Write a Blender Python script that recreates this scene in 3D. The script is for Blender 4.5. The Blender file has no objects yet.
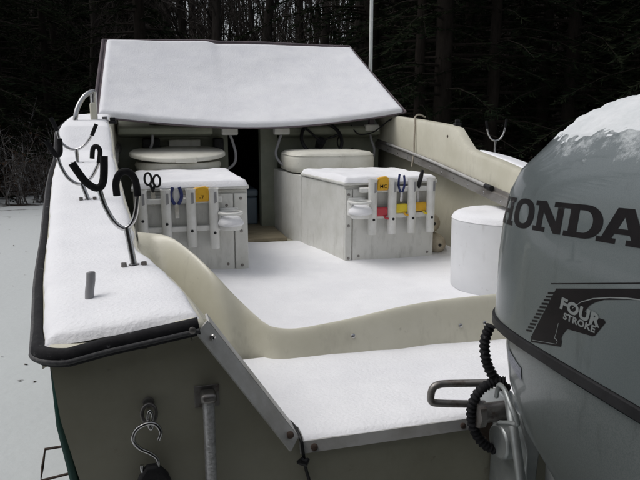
import bpy, bmesh, math, random
from mathutils import Vector, Matrix, noise
from mathutils.geometry import tessellate_polygon
random.seed(7)
R = math.radians
SC = bpy.context.scene
COL = SC.collection

# ------------------------------------------------------------------ camera, sky, sun, exposure
cam_d = bpy.data.cameras.new('camera'); cam = bpy.data.objects.new('camera', cam_d); COL.objects.link(cam)
cam_d.sensor_width = 36.0; cam_d.lens = 622 / 640 * 36.0; cam_d.clip_start = 0.05; cam_d.clip_end = 600
cam.location = (-0.77, -1.05, 1.65)
cam.rotation_euler = (R(90 - 11.1), 0, R(-15.4))
SC.camera = cam
SUN_EL, SUN_AZ = 60.0, -70.0            # azimuth measured from +y towards +x
W = bpy.data.worlds.new('World'); SC.world = W; W.use_nodes = True
nt = W.node_tree; nt.nodes.clear()
sky = nt.nodes.new('ShaderNodeTexSky'); sky.sky_type = 'NISHITA'; sky.sun_disc = False
sky.sun_elevation = R(SUN_EL); sky.sun_rotation = R(SUN_AZ); sky.dust_density = 4.0; sky.air_density = 1.0
hs = nt.nodes.new('ShaderNodeHueSaturation'); hs.inputs['Saturation'].default_value = 0.28
bg = nt.nodes.new('ShaderNodeBackground'); bg.inputs['Strength'].default_value = 0.10
wo = nt.nodes.new('ShaderNodeOutputWorld')
nt.links.new(sky.outputs[0], hs.inputs['Color']); nt.links.new(hs.outputs[0], bg.inputs['Color']); nt.links.new(bg.outputs[0], wo.inputs[0])
sd = bpy.data.lights.new('sun', 'SUN'); sd.energy = 0.6; sd.angle = R(40); sd.color = (1, 0.97, 0.93)
so = bpy.data.objects.new('sun', sd); COL.objects.link(so)
dv = Vector((math.sin(R(SUN_AZ)) * math.cos(R(SUN_EL)), math.cos(R(SUN_AZ)) * math.cos(R(SUN_EL)), math.sin(R(SUN_EL))))
so.rotation_euler = dv.to_track_quat('Z', 'Y').to_euler(); so.location = (0, 0, 30)
SC.view_settings.view_transform = 'Standard'; SC.view_settings.look = 'None'
SC.view_settings.exposure = 0.38; SC.view_settings.gamma = 1.0
SC.cycles.use_denoising = True; SC.cycles.max_bounces = 8; SC.cycles.diffuse_bounces = 4
SC.cycles.transparent_max_bounces = 8

# ------------------------------------------------------------------ materials
def mat(name, c, rough=0.5, metal=0.0, c2=None, nscale=8.0, stretch=(1, 1, 1), lo=0.4, hi=0.65, bump=0.0, bscale=60.0,
        coat=0.0, spec=0.5, detail=6.0, bdist=0.01):
    m = bpy.data.materials.new(name); m.use_nodes = True
    t = m.node_tree; b = t.nodes['Principled BSDF']
    b.inputs['Roughness'].default_value = rough; b.inputs['Metallic'].default_value = metal
    b.inputs['Coat Weight'].default_value = coat; b.inputs['Specular IOR Level'].default_value = spec
    b.inputs['Base Color'].default_value = (*c, 1)
    tc = t.nodes.new('ShaderNodeTexCoord'); mp = t.nodes.new('ShaderNodeMapping'); mp.inputs['Scale'].default_value = stretch
    t.links.new(tc.outputs['Object'], mp.inputs['Vector'])
    if c2 is not None:
        n = t.nodes.new('ShaderNodeTexNoise'); n.inputs['Scale'].default_value = nscale; n.inputs['Detail'].default_value = detail
        n.inputs['Roughness'].default_value = 0.65
        rp = t.nodes.new('ShaderNodeValToRGB'); rp.color_ramp.elements[0].position = lo; rp.color_ramp.elements[1].position = hi
        rp.color_ramp.elements[0].color = (*c, 1); rp.color_ramp.elements[1].color = (*c2, 1)
        t.links.new(mp.outputs[0], n.inputs['Vector']); t.links.new(n.outputs['Fac'], rp.inputs[0]); t.links.new(rp.outputs[0], b.inputs['Base Color'])
    if bump:
        n2 = t.nodes.new('ShaderNodeTexNoise'); n2.inputs['Scale'].default_value = bscale; n2.inputs['Detail'].default_value = 4
        bp = t.nodes.new('ShaderNodeBump'); bp.inputs['Strength'].default_value = bump; bp.inputs['Distance'].default_value = bdist
        t.links.new(mp.outputs[0], n2.inputs['Vector']); t.links.new(n2.outputs['Fac'], bp.inputs['Height']); t.links.new(bp.outputs[0], b.inputs['Normal'])
    return m

M = {}
M['snow'] = mat('snow', (0.84, 0.845, 0.87), 0.7, c2=(0.79, 0.795, 0.825), nscale=5, bump=0.5, bscale=120, spec=0.2, bdist=0.004)
M['snow_canvas'] = mat('snow_canvas', (0.84, 0.845, 0.87), 0.7, c2=(0.79, 0.795, 0.83), nscale=9, bump=0.55, bscale=110, spec=0.2, bdist=0.004)
M['snow_thin'] = mat('snow_thin', (0.70, 0.72, 0.74), 0.75, c2=(0.60, 0.63, 0.65), nscale=14, bump=0.3, bscale=160, spec=0.2, bdist=0.003)
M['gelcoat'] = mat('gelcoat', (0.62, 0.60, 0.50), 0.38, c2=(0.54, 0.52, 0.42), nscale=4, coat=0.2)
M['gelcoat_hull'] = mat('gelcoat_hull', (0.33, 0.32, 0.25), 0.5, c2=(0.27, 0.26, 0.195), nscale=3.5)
M['hull_green'] = mat('hull_green', (0.03, 0.10, 0.08), 0.4, c2=(0.02, 0.07, 0.06), nscale=4)
M['bottom_paint'] = mat('bottom_paint', (0.02, 0.02, 0.025), 0.8, c2=(0.04, 0.035, 0.03), nscale=10)
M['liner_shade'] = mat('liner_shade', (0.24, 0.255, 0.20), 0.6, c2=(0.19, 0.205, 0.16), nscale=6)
M['rubber'] = mat('rubber', (0.012, 0.012, 0.014), 0.75, c2=(0.022, 0.022, 0.024), nscale=40, spec=0.15, bump=0.2, bscale=200, bdist=0.002)
M['rubber_grey'] = mat('rubber_grey', (0.05, 0.05, 0.055), 0.8, c2=(0.09, 0.09, 0.09), nscale=120)
M['foam'] = mat('foam', (0.008, 0.008, 0.009), 0.9, c2=(0.016, 0.016, 0.017), nscale=60, spec=0.2, bump=0.3, bscale=220, bdist=0.002)
M['aluminium'] = mat('aluminium', (0.50, 0.50, 0.49), 0.5, 0.35, c2=(0.38, 0.37, 0.35), nscale=12, stretch=(1, 1, 1), bump=0.1, bscale=150, bdist=0.001)
M['steel'] = mat('steel', (0.60, 0.60, 0.61), 0.22, 1.0, c2=(0.45, 0.44, 0.43), nscale=25)
M['galvanised'] = mat('galvanised', (0.55, 0.55, 0.56), 0.35, 0.6, c2=(0.34, 0.34, 0.34), nscale=120, bump=0.5, bscale=260, bdist=0.002)
M['weathered'] = mat('weathered', (0.21, 0.205, 0.195), 0.7, c2=(0.12, 0.11, 0.10), nscale=14, stretch=(1, .3, 1), bump=.3, bscale=80, bdist=.002)
M['rust'] = mat('rust', (0.075, 0.048, 0.036), 0.85, c2=(0.04, 0.028, 0.022), nscale=60, bump=0.4, bscale=150, bdist=0.002)
M['old_steel'] = mat('old_steel', (0.25, 0.24, 0.23), 0.45, 0.8, c2=(0.12, 0.09, 0.075), nscale=40, lo=0.5, hi=0.7)
M['dark_wood'] = mat('dark_wood', (0.07, 0.045, 0.03), 0.85, c2=(0.035, 0.022, 0.016), nscale=8, stretch=(1, 6, 1), bump=0.3)
M['floor_board'] = mat('floor_board', (0.30, 0.26, 0.18), 0.7, c2=(0.20, 0.17, 0.11), nscale=8, stretch=(1, 6, 1))
M['box_white'] = mat('box_white', (0.68, 0.68, 0.65), 0.5, c2=(0.58, 0.58, 0.54), nscale=7, spec=0.3)
M['box_panel'] = mat('box_panel', (0.64, 0.64, 0.61), 0.5, c2=(0.40, 0.40, 0.37), nscale=5, stretch=(5, 5, 1.6), lo=0.5, hi=0.85, spec=0.3)
M['plastic_white'] = mat('plastic_white', (0.74, 0.74, 0.72), 0.4, c2=(0.64, 0.64, 0.61), nscale=12)
M['bucket_white'] = mat('bucket_white', (0.72, 0.73, 0.75), 0.4, c2=(0.66, 0.67, 0.69), nscale=4)
M['vinyl'] = mat('vinyl', (0.68, 0.67, 0.60), 0.5, c2=(0.58, 0.57, 0.50), nscale=6, bump=0.1, bscale=120, bdist=0.002)
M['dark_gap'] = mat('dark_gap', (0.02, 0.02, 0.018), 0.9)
M['canvas'] = mat('canvas', (0.10, 0.085, 0.095), 0.85, c2=(0.14, 0.11, 0.12), nscale=20, bump=0.2, bscale=300, bdist=0.001)
M['conduit'] = mat('conduit', (0.28, 0.28, 0.29), 0.55, c2=(0.22, 0.22, 0.23), nscale=20)
M['blue_cooler'] = mat('blue_cooler', (0.13, 0.17, 0.21), 0.5, c2=(0.10, 0.14, 0.18), nscale=5)
M['yellow'] = mat('yellow', (0.75, 0.42, 0.02), 0.45, c2=(0.62, 0.33, 0.015), nscale=20)
M['yellow_bright'] = mat('yellow_bright', (0.80, 0.62, 0.03), 0.45, c2=(0.7, 0.52, 0.02), nscale=20)
M['red'] = mat('red', (0.50, 0.045, 0.06), 0.45, c2=(0.40, 0.03, 0.045), nscale=20)
M['blue_grip'] = mat('blue_grip', (0.02, 0.035, 0.16), 0.5, c2=(0.015, 0.02, 0.09), nscale=20)
M['black'] = mat('black', (0.010, 0.010, 0.011), 0.5, c2=(0.018, 0.018, 0.02), nscale=20, spec=0.25)
M['rope'] = mat('rope', (0.42, 0.38, 0.31), 0.9, c2=(0.28, 0.25, 0.2), nscale=150, bump=0.5, bscale=250, bdist=0.002)
M['buoy'] = mat('buoy', (0.52, 0.46, 0.36), 0.75, c2=(0.32, 0.27, 0.2), nscale=12, bump=0.3, bscale=80, bdist=0.003)
M['antenna'] = mat('antenna', (0.70, 0.72, 0.70), 0.4, c2=(0.6, 0.62, 0.6), nscale=6)
M['paint_grey'] = mat('paint_grey', (0.145, 0.170, 0.174), 0.34, 0.35, c2=(0.122, 0.145, 0.149), nscale=700, coat=0.5, detail=2)
M['paint_low'] = mat('paint_low', (0.145, 0.162, 0.162), 0.36, 0.3, c2=(0.108, 0.126, 0.126), nscale=500, coat=0.3, detail=2)
M['cast_silver'] = mat('cast_silver', (0.36, 0.38, 0.38), 0.42, 0.6, c2=(0.28, 0.30, 0.30), nscale=20)
M['decal_black'] = mat('decal_black', (0.008, 0.007, 0.008), 0.35, c2=(0.012, 0.01, 0.011), nscale=30, spec=0.15)
M['decal_silver'] = mat('decal_silver', (0.24, 0.26, 0.26), 0.4, 0.3, c2=(0.20, 0.22, 0.22), nscale=30)
M['label_grey'] = mat('label_grey', (0.17, 0.18, 0.22), 0.4, c2=(0.10, 0.11, 0.14), nscale=300, stretch=(1, 0.2, 1), lo=0.45, hi=0.55)
M['strap'] = mat('strap', (0.012, 0.012, 0.013), 0.9, c2=(0.02, 0.02, 0.022), nscale=80, bump=0.4, bscale=200, bdist=0.002)
M['tyre'] = mat('tyre', (0.015, 0.015, 0.016), 0.85, c2=(0.025, 0.024, 0.022), nscale=20)
M['glass'] = mat('glass', (0.03, 0.035, 0.04), 0.08, c2=(0.04, 0.045, 0.05), nscale=4)
M['bark'] = mat('bark', (0.022, 0.018, 0.015), 0.95, c2=(0.012, 0.010, 0.008), nscale=14, stretch=(1, 1, 0.25), bump=0.6, bscale=30, spec=0.1, bdist=0.02)
M['bark_grey'] = mat('bark_grey', (0.030, 0.026, 0.023), 0.95, c2=(0.015, 0.013, 0.011), nscale=14, stretch=(1, 1, 0.25), bump=0.6, bscale=30, spec=0.1, bdist=0.02)
M['needles'] = mat('needles', (0.010, 0.015, 0.009), 0.9, c2=(0.016, 0.019, 0.011), nscale=1.5, spec=0.0)
M['twig'] = mat('twig', (0.034, 0.029, 0.026), 0.95, c2=(0.06, 0.052, 0.048), nscale=3, spec=0.1)
M['twig_frosted'] = mat('twig_frosted', (0.07, 0.062, 0.056), 0.95, c2=(0.30, 0.30, 0.31), nscale=9, lo=.5, hi=.7, spec=0.1)
M['old_leaf'] = mat('old_leaf', (0.045, 0.028, 0.018), 0.95, c2=(0.03, 0.018, 0.012), nscale=4, spec=0.1)

def grime(m, col, sc, lo, hi, amt, stretch=(1, 1, 1)):
    t = m.node_tree; b = t.nodes['Principled BSDF']; src = b.inputs['Base Color'].links[0].from_socket
    tc = t.nodes.new('ShaderNodeTexCoord'); mp = t.nodes.new('ShaderNodeMapping'); mp.inputs['Scale'].default_value = stretch; mp.inputs['Location'].default_value = (3.1, 1.7, .4)
    t.links.new(tc.outputs['Object'], mp.inputs[0])
    n = t.nodes.new('ShaderNodeTexNoise'); n.inputs['Scale'].default_value = sc; n.inputs['Detail'].default_value = 8; n.inputs['Roughness'].default_value = .7
    t.links.new(mp.outputs[0], n.inputs['Vector'])
    rp = t.nodes.new('ShaderNodeValToRGB'); rp.color_ramp.elements[0].position = lo; rp.color_ramp.elements[1].position = hi
    rp.color_ramp.elements[0].color = (0, 0, 0, 1); rp.color_ramp.elements[1].color = (amt, amt, amt, 1); t.links.new(n.outputs['Fac'], rp.inputs[0])
    mx = t.nodes.new('ShaderNodeMix'); mx.data_type = 'RGBA'; t.links.new(rp.outputs[0], mx.inputs['Factor']); t.links.new(src, mx.inputs[6]); mx.inputs[7].default_value = (*col, 1)
    t.links.new(mx.outputs[2], b.inputs['Base Color'])
for k_ in ('gelcoat', 'gelcoat_hull', 'vinyl', 'box_white', 'plastic_white', 'bucket_white'):
    grime(M[k_], (.13, .11, .085), 26, .64, .76, .6)
    grime(M[k_], (.20, .18, .14), 5, .56, .74, .35, (2.2, 2.2, .6))
grime(M['paint_grey'], (.05, .055, .055), 9, .60, .72, .35, (3, 3, .7))
grime(M['paint_low'], (.05, .055, .055), 9, .56, .70, .45, (3, 3, .7))
grime(M['rubber'], (.30, .30, .31), 45, .62, .70, .5)
def frosting(m, z0, z1):
    """speckled dusting of snow crystals left on the upper part of the cowl"""
    t = m.node_tree; b = t.nodes['Principled BSDF']; src = b.inputs['Base Color'].links[0].from_socket
    tc = t.nodes.new('ShaderNodeTexCoord'); sx = t.nodes.new('ShaderNodeSeparateXYZ'); t.links.new(tc.outputs['Object'], sx.inputs[0])
    mr = t.nodes.new('ShaderNodeMapRange'); mr.inputs[1].default_value = z0; mr.inputs[2].default_value = z1; mr.inputs[3].default_value = -.22; mr.inputs[4].default_value = .24
    t.links.new(sx.outputs['Z'], mr.inputs[0])
    n = t.nodes.new('ShaderNodeTexNoise'); n.inputs['Scale'].default_value = 26; n.inputs['Detail'].default_value = 12; n.inputs['Roughness'].default_value = .82
    t.links.new(tc.outputs['Object'], n.inputs['Vector'])
    a = t.nodes.new('ShaderNodeMath'); a.operation = 'ADD'; t.links.new(n.outputs['Fac'], a.inputs[0]); t.links.new(mr.outputs[0], a.inputs[1])
    rp = t.nodes.new('ShaderNodeValToRGB'); rp.color_ramp.elements[0].position = .52; rp.color_ramp.elements[1].position = .72
    rp.color_ramp.elements[0].color = (0, 0, 0, 1); rp.color_ramp.elements[1].color = (.8, .8, .8, 1); t.links.new(a.outputs[0], rp.inputs[0])
    mx = t.nodes.new('ShaderNodeMix'); mx.data_type = 'RGBA'; t.links.new(rp.outputs[0], mx.inputs['Factor']); t.links.new(src, mx.inputs[6]); mx.inputs[7].default_value = (.66, .69, .71, 1)
    t.links.new(mx.outputs[2], b.inputs['Base Color'])
    ml = t.nodes.new('ShaderNodeMath'); ml.operation = 'MULTIPLY'; t.links.new(rp.outputs[0], ml.inputs[0]); ml.inputs[1].default_value = .5
    r2 = t.nodes.new('ShaderNodeMath'); r2.operation = 'ADD'; r2.inputs[1].default_value = b.inputs['Roughness'].default_value; t.links.new(ml.outputs[0], r2.inputs[0]); t.links.new(r2.outputs[0], b.inputs['Roughness'])
    iv = t.nodes.new('ShaderNodeMath'); iv.operation = 'SUBTRACT'; iv.inputs[0].default_value = b.inputs['Metallic'].default_value; t.links.new(ml.outputs[0], iv.inputs[1]); iv.use_clamp = True
    t.links.new(iv.outputs[0], b.inputs['Metallic'])
    cv = t.nodes.new('ShaderNodeMath'); cv.operation = 'SUBTRACT'; cv.inputs[0].default_value = b.inputs['Coat Weight'].default_value; t.links.new(ml.outputs[0], cv.inputs[1]); cv.use_clamp = True
    t.links.new(cv.outputs[0], b.inputs['Coat Weight'])
frosting(M['paint_grey'], 1.297, 1.415)

# ------------------------------------------------------------------ mesh helpers
class MB:
    def __init__(s): s.v = []; s.f = []
    def add(s, vs, fs):
        o = len(s.v); s.v += [Vector(v) for v in vs]; s.f += [tuple(i + o for i in f) for f in fs]; return s
    def box(s, x0, x1, y0, y1, z0, z1):
        return s.add([(x0, y0, z0), (x1, y0, z0), (x1, y1, z0), (x0, y1, z0), (x0, y0, z1), (x1, y0, z1), (x1, y1, z1), (x0, y1, z1)],
                     [(0, 3, 2, 1), (4, 5, 6, 7), (0, 1, 5, 4), (1, 2, 6, 5), (2, 3, 7, 6), (3, 0, 4, 7)])
    def prism(s, pts, a, b, axis='y'):
        def P(p, t):
            return {'y': (p[0], t, p[1]), 'x': (t, p[0], p[1]), 'z': (p[0], p[1], t)}[axis]
        n = len(pts); tri = tessellate_polygon([[Vector((p[0], p[1], 0)) for p in pts]])
        vs = [P(p, a) for p in pts] + [P(p, b) for p in pts]
        fs = [tuple(t) for t in tri] + [tuple(i + n for i in reversed(t)) for t in tri]
        fs += [(i, (i + 1) % n, (i + 1) % n + n, i + n) for i in range(n)]
        return s.add(vs, fs)
    def tube(s, path, r, n=10, cap=True, closed=False, flat=1.0, side=None):
        path = [Vector(p) for p in path]; k = len(path)
        rad = r if isinstance(r, (list, tuple)) else [r] * k
        vs = []; prev = None
        for i, p in enumerate(path):
            a = path[(i - 1) % k] if (i or closed) else p; b = path[(i + 1) % k] if (i < k - 1 or closed) else p
            d = (b - a)
            d = d.normalized() if d.length > 1e-9 else Vector((0, 0, 1))
            if prev is None:
                u = Vector(side) if side else (Vector((0, 0, 1)) if abs(d.z) < 0.9 else Vector((1, 0, 0)))
            else: u = prev
            u = (u - d * u.dot(d)); u = u.normalized() if u.length > 1e-6 else d.orthogonal().normalized()
            w = d.cross(u); prev = u
            for j in range(n):
                t = 2 * math.pi * j / n
                vs.append(p + (u * math.cos(t) + w * math.sin(t) * flat) * rad[i])
        fs = []
        for i in range(k if closed else k - 1):
            for j in range(n):
                a0 = i * n + j; a1 = i * n + (j + 1) % n; i2 = (i + 1) % k
                fs.append((a0, a1, i2 * n + (j + 1) % n, i2 * n + j))
        if cap and not closed: fs += [tuple(reversed(range(n))), tuple(range((k - 1) * n, k * n))]
        return s.add(vs, fs)
    def loft(s, rings, cap=True):
        n = len(rings[0]); vs = [v for r in rings for v in r]; fs = []
        for i in range(len(rings) - 1):
            for j in range(n):
                fs.append((i * n + j, i * n + (j + 1) % n, (i + 1) * n + (j + 1) % n, (i + 1) * n + j))
        if cap: fs += [tuple(reversed(range(n))), tuple(range((len(rings) - 1) * n, len(rings) * n))]
        return s.add(vs, fs)
    def lathe(s, prof, c=(0, 0, 0), n=32):
        rings = [[(c[0] + r * math.cos(2 * math.pi * j / n), c[1] + r * math.sin(2 * math.pi * j / n), c[2] + z) for j in range(n)] for r, z in prof]
        return s.loft(rings)
    def grid(s, fn, nu, nv):
        vs = [fn(i / nu, j / nv) for i in range(nu + 1) for j in range(nv + 1)]
        fs = [(i * (nv + 1) + j, (i + 1) * (nv + 1) + j, (i + 1) * (nv + 1) + j + 1, i * (nv + 1) + j + 1) for i in range(nu) for j in range(nv)]
        return s.add(vs, fs)
    def mesh(s, name, origin=(0, 0, 0), smooth=35, fix=True):
        o = Vector(origin); me = bpy.data.meshes.new(name)
        me.from_pydata([tuple(v - o) for v in s.v], [], s.f)
        if fix:
            bm = bmesh.new(); bm.from_mesh(me); bmesh.ops.recalc_face_normals(bm, faces=bm.faces); bm.to_mesh(me); bm.free()
        if smooth is not None:
            me.shade_smooth()
            me.set_sharp_from_angle(angle=R(smooth))
        me.update(); return me

ORIG = {}
def link(name, me, m, parent=None, bevel=0, seg=2):
    o = bpy.data.objects.new(name, me); COL.objects.link(o)
    for q in (m if isinstance(m, (list, tuple)) else [m]): me.materials.append(M[q])
    if parent is not None: o.parent = parent
    if bevel:
        b = o.modifiers.new('bevel', 'BEVEL'); b.width = bevel; b.segments = seg; b.limit_method = 'ANGLE'; b.angle_limit = R(40)
    return o
def tag(o, label=None, cat=None, group=None, kind=None):
    if label: o['label'] = label
    if cat: o['category'] = cat
    if group: o['group'] = group
    if kind: o['kind'] = kind
    return o
def thing(name, label, cat, loc, group=None):
    o = bpy.data.objects.new(name, None); COL.objects.link(o); o.location = loc; o.empty_display_size = 0.1
    ORIG[o] = Vector(loc); return tag(o, label, cat, group)
def part(name, mb, m, parent, bevel=0, smooth=35, label=None, fix=True, seg=2):
    """mesh given in world coordinates, stored relative to its thing"""
    org = ORIG[parent]
    o = link(name, mb.mesh(name, org, smooth, fix), m, parent, bevel, seg); ORIG[o] = org
    if label: o['label'] = label
    return o
def solo(name, mb, m, label, cat, loc, group=None, bevel=0, smooth=35):
    o = link(name, mb.mesh(name, loc, smooth), m, None, bevel); o.location = loc; ORIG[o] = Vector(loc)
    return tag(o, label, cat, group)
def ground_like(name, mb, m, kind='structure', smooth=40, label=None, cat=None, fix=True):
    o = link(name, mb.mesh(name, (0, 0, 0), smooth, fix), m)
    return tag(o, label, cat, None, kind)
def screw(parent, p, nrm, r=.007, m='steel', name='screw'):
    p = Vector(p); nrm = Vector(nrm).normalized()
    mb = MB().tube([p - nrm * .002, p + nrm * .0015, p + nrm * .003], [r, r, r * .6], 10)
    return part(name, mb, m, parent)
def lerp_tab(tab, t):
    if t <= tab[0][0]: return tab[0][1]
    for (a, va), (b, vb) in zip(tab, tab[1:]):
        if t <= b:
            k = (t - a) / (b - a); return va + (vb - va) * k
    return tab[-1][1]
def smooth_tab(tab, t):
    """catmull-rom through a table"""
    n = len(tab)
    if t <= tab[0][0]: return tab[0][1]
    if t >= tab[-1][0]: return tab[-1][1]
    for i in range(n - 1):
        if t <= tab[i + 1][0]:
            t0, p1 = tab[i]; t1, p2 = tab[i + 1]
            m1 = (p2 - tab[i - 1][1]) / (t1 - tab[i - 1][0]) * (t1 - t0) if i else p2 - p1
            m2 = (tab[i + 2][1] - p1) / (tab[i + 2][0] - t0) * (t1 - t0) if i < n - 2 else p2 - p1
            k = (t - t0) / (t1 - t0); k2 = k * k; k3 = k2 * k
            return (2 * k3 - 3 * k2 + 1) * p1 + (k3 - 2 * k2 + k) * m1 + (-2 * k3 + 3 * k2) * p2 + (k3 - k2) * m2
def sstep(t): t = max(0., min(1., t)); return t * t * (3 - 2 * t)
def nz(x, y, z=0.0): return noise.noise(Vector((x, y, z)))
def fbm(x, y, z=0.0): return nz(x, y, z) + 0.5 * nz(2.1 * x, 2.1 * y, z + 5) + 0.25 * nz(4.3 * x, 4.3 * y, z + 9)
def spline(pts, n=6):
    pts = [Vector(p) for p in pts]; out = []
    for i in range(len(pts) - 1):
        p0 = pts[max(i - 1, 0)]; p1 = pts[i]; p2 = pts[i + 1]; p3 = pts[min(i + 2, len(pts) - 1)]
        for k in range(n):
            t = k / n
            out.append(0.5 * ((2 * p1) + (p2 - p0) * t + (2 * p0 - 5 * p1 + 4 * p2 - p3) * t * t + (3 * p1 - p0 - 3 * p2 + p3) * t ** 3))
    return out + [pts[-1]]
def edge_prof(d, w): d = max(0., min(1., d / w)); return math.sqrt(max(0., 1 - (1 - d) ** 2))

# ------------------------------------------------------------------ ground and woods floor
def ground_z(x, y):
    z = 0.018 * fbm(x * 0.5, y * 0.5) + 0.006 * nz(x * 3, y * 3)
    z -= 0.02 * math.exp(-((y - 4.2 - 0.25 * x) / 0.22) ** 2) + 0.015 * math.exp(-((y - 2.0 - 0.2 * x) / 0.12) ** 2)   # old wheel ruts under the snow
    z += 0.25 * sstep((y - 12) / 8) + 0.05 * sstep((y - 11.5) / 3) * fbm(x, y, 3)
    return z
def axis(a, b, c, d, fine, coarse):
    t = []; x = a
    while x < d:
        t.append(x); x += fine if b <= x < c else coarse
    return t + [d]
xs = axis(-60, -8, 4, 90, 0.18, 2.5); ys = axis(-40, -2, 18, 110, 0.18, 2.5)
g = MB(); g.add([(x, y, ground_z(x, y)) for x in xs for y in ys],
                [(i * len(ys) + j, (i + 1) * len(ys) + j, (i + 1) * len(ys) + j + 1, i * len(ys) + j + 1) for i in range(len(xs) - 1) for j in range(len(ys) - 1)])
gm = mat('snowy_ground', (0.70, 0.73, 0.75), 0.8, spec=0.15, bump=0.4, bscale=14, bdist=0.012)
t = gm.node_tree; b = t.nodes['Principled BSDF']
tc = t.nodes.new('ShaderNodeTexCoord'); sx = t.nodes.new('ShaderNodeSeparateXYZ'); t.links.new(tc.outputs['Object'], sx.inputs[0])
n1 = t.nodes.new('ShaderNodeTexNoise'); n1.inputs['Scale'].default_value = 1.6; n1.inputs['Detail'].default_value = 9; n1.inputs['Roughness'].default_value = 0.72
mpg = t.nodes.new('ShaderNodeMapping'); mpg.inputs['Scale'].default_value = (0.45, 1.6, 1); t.links.new(tc.outputs['Object'], mpg.inputs[0]); t.links.new(mpg.outputs[0], n1.inputs['Vector'])
mr = t.nodes.new('ShaderNodeMapRange'); mr.inputs[1].default_value = 9.8; mr.inputs[2].default_value = 15.0; mr.inputs[3].default_value = 0.0; mr.inputs[4].default_value = 0.34
t.links.new(sx.outputs['Y'], mr.inputs[0])
ad = t.nodes.new('ShaderNodeMath'); ad.operation = 'ADD'; t.links.new(n1.outputs['Fac'], ad.inputs[0]); t.links.new(mr.outputs[0], ad.inputs[1])
rp = t.nodes.new('ShaderNodeValToRGB'); rp.color_ramp.elements[0].position = 0.66; rp.color_ramp.elements[1].position = 0.74
rp.color_ramp.elements[0].color = (0.53, 0.555, 0.56, 1); rp.color_ramp.elements[1].color = (0.035, 0.026, 0.02, 1)
t.links.new(ad.outputs[0], rp.inputs[0]); t.links.new(rp.outputs[0], b.inputs['Base Color'])
M['ground'] = gm
ground_like('ground', g, 'ground', fix=False)

# ------------------------------------------------------------------ unseen building added behind the camera, inferred and shaped to shade the stern
M['siding'] = mat('siding', (0.10, 0.085, 0.07), 0.85, c2=(0.07, 0.06, 0.05), nscale=6, stretch=(.3, .3, 4))
M['roofing'] = mat('roofing', (0.06, 0.06, 0.065), 0.9, c2=(0.04, 0.04, 0.045), nscale=20)
M['concrete'] = mat('concrete', (0.14, 0.135, 0.13), 0.9, c2=(0.10, 0.098, 0.095), nscale=6)
shade_building = thing('shade_building', 'unseen brown sided building with low eave and open doorway, added to shade the boat stern', 'shade_building', (-.5, -4.5, 0))
GY = -1.6
part('wall', MB().box(-5.5, -3.2, GY - .15, GY, -.1, 2.55).box(2.2, 4.5, GY - .15, GY, -.1, 2.55).box(-3.2, 2.2, GY - .15, GY, 2.25, 2.55)
     .box(-5.5, -5.35, GY - 7, GY - .15, -.1, 2.7).box(4.35, 4.5, GY - 7, GY - .15, -.1, 2.7).box(-5.5, 4.5, GY - 7.15, GY - 7, -.1, 2.7), 'siding', shade_building)
part('roof', MB().prism([(GY + .35, 2.46), (GY - 3.6, 3.66), (GY - 7.5, 2.46), (GY - 7.5, 2.58), (GY - 3.6, 3.80), (GY + .35, 2.58)], -5.9, 4.9, 'x'), 'roofing', shade_building)
for gx in (-5.5, 4.35): part('gable', MB().prism([(GY - .10, 2.703), (GY - 7.0, 2.703), (GY - 3.6, 3.62)], gx, gx + .15, 'x'), 'siding', shade_building)
part('ceiling', MB().box(-5.34, 4.34, GY - 6.99, GY - .16, 2.60, 2.64), 'siding', shade_building)
part('floor_slab', MB().box(-5.34, 4.34, GY - 6.99, GY - .02, -.1, .06), 'concrete', shade_building)

# ------------------------------------------------------------------ boat profile tables (y = 0 at the transom, bow towards +y)
T_A = [(0, .682), (.225, .709), (.41, .744), (.66, .80), (.9, .812), (1.36, .86), (2.0, .91), (2.6, .955), (3.3, .97), (3.9, .95)]
T_O = [(0, .955), (.25, .99), (.5, 1.025), (1.2, 1.10), (1.7, 1.145), (2.4, 1.185), (3.2, 1.20), (4.2, 1.10), (5.2, .74), (5.9, .16), (6.05, .02)]
T_D = [(0, 1.28), (.5, 1.298), (.9, 1.318), (1.2, 1.367), (1.5, 1.42), (1.7, 1.448), (2.0, 1.482), (2.04, 1.49), (2.22, 1.598), (2.32, 1.612), (2.9, 1.648), (3.3, 1.668), (4.2, 1.70), (6.05, 1.84)]
A = lambda y: smooth_tab(T_A, y)
O = lambda y: smooth_tab(T_O, y)
D = lambda y: lerp_tab(T_D, y)
DI = lambda y: D(y) + .027 * (1 - sstep(y / .8))
YC = lambda x: smooth_tab([(0, .50), (.3, .49), (.51, .50), (.57, .575), (.633, .63), (.667, .70), (.73, .83), (.82, .90)], abs(x))
ZC = lambda x: smooth_tab([(-.82, 1.308), (-.73, 1.302), (-.667, 1.27), (-.633, 1.235), (-.57, 1.16), (-.51, 1.108), (-.36, 1.107), (-.08, 1.138), (.3, 1.15), (.51, 1.14), (.57, 1.16), (.633, 1.235), (.667, 1.27), (.73, 1.302), (.82, 1.308)], x)
DO = lambda y, sgn: min(D(y), 1.482 + .05 * (y - 2)) - .045 if sgn > 0 and y < 3.7 else D(y) - .045 * (sgn > 0) * (1 - sstep((y - 3.7) / .3))
def strip_z(y): return 1.29 + .095 * (y - 1.67)

boat = thing('fishing_boat', 'cream open fishing boat with snow filled cockpit and black rubber rail', 'boat', (0, 0, 0.55))
YS = [0.0, .06, .12, .2, .3, .4, .5, .6, .7, .8, .9, 1.0, 1.15, 1.3, 1.5, 1.7, 1.85, 2.0, 2.04, 2.1, 2.16, 2.22, 2.27, 2.32, 2.5, 2.7, 2.9, 3.1, 3.3, 3.5, 3.7, 3.9, 4.2, 4.5, 4.8, 5.2, 5.5, 5.75, 5.9, 6.05]
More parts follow.
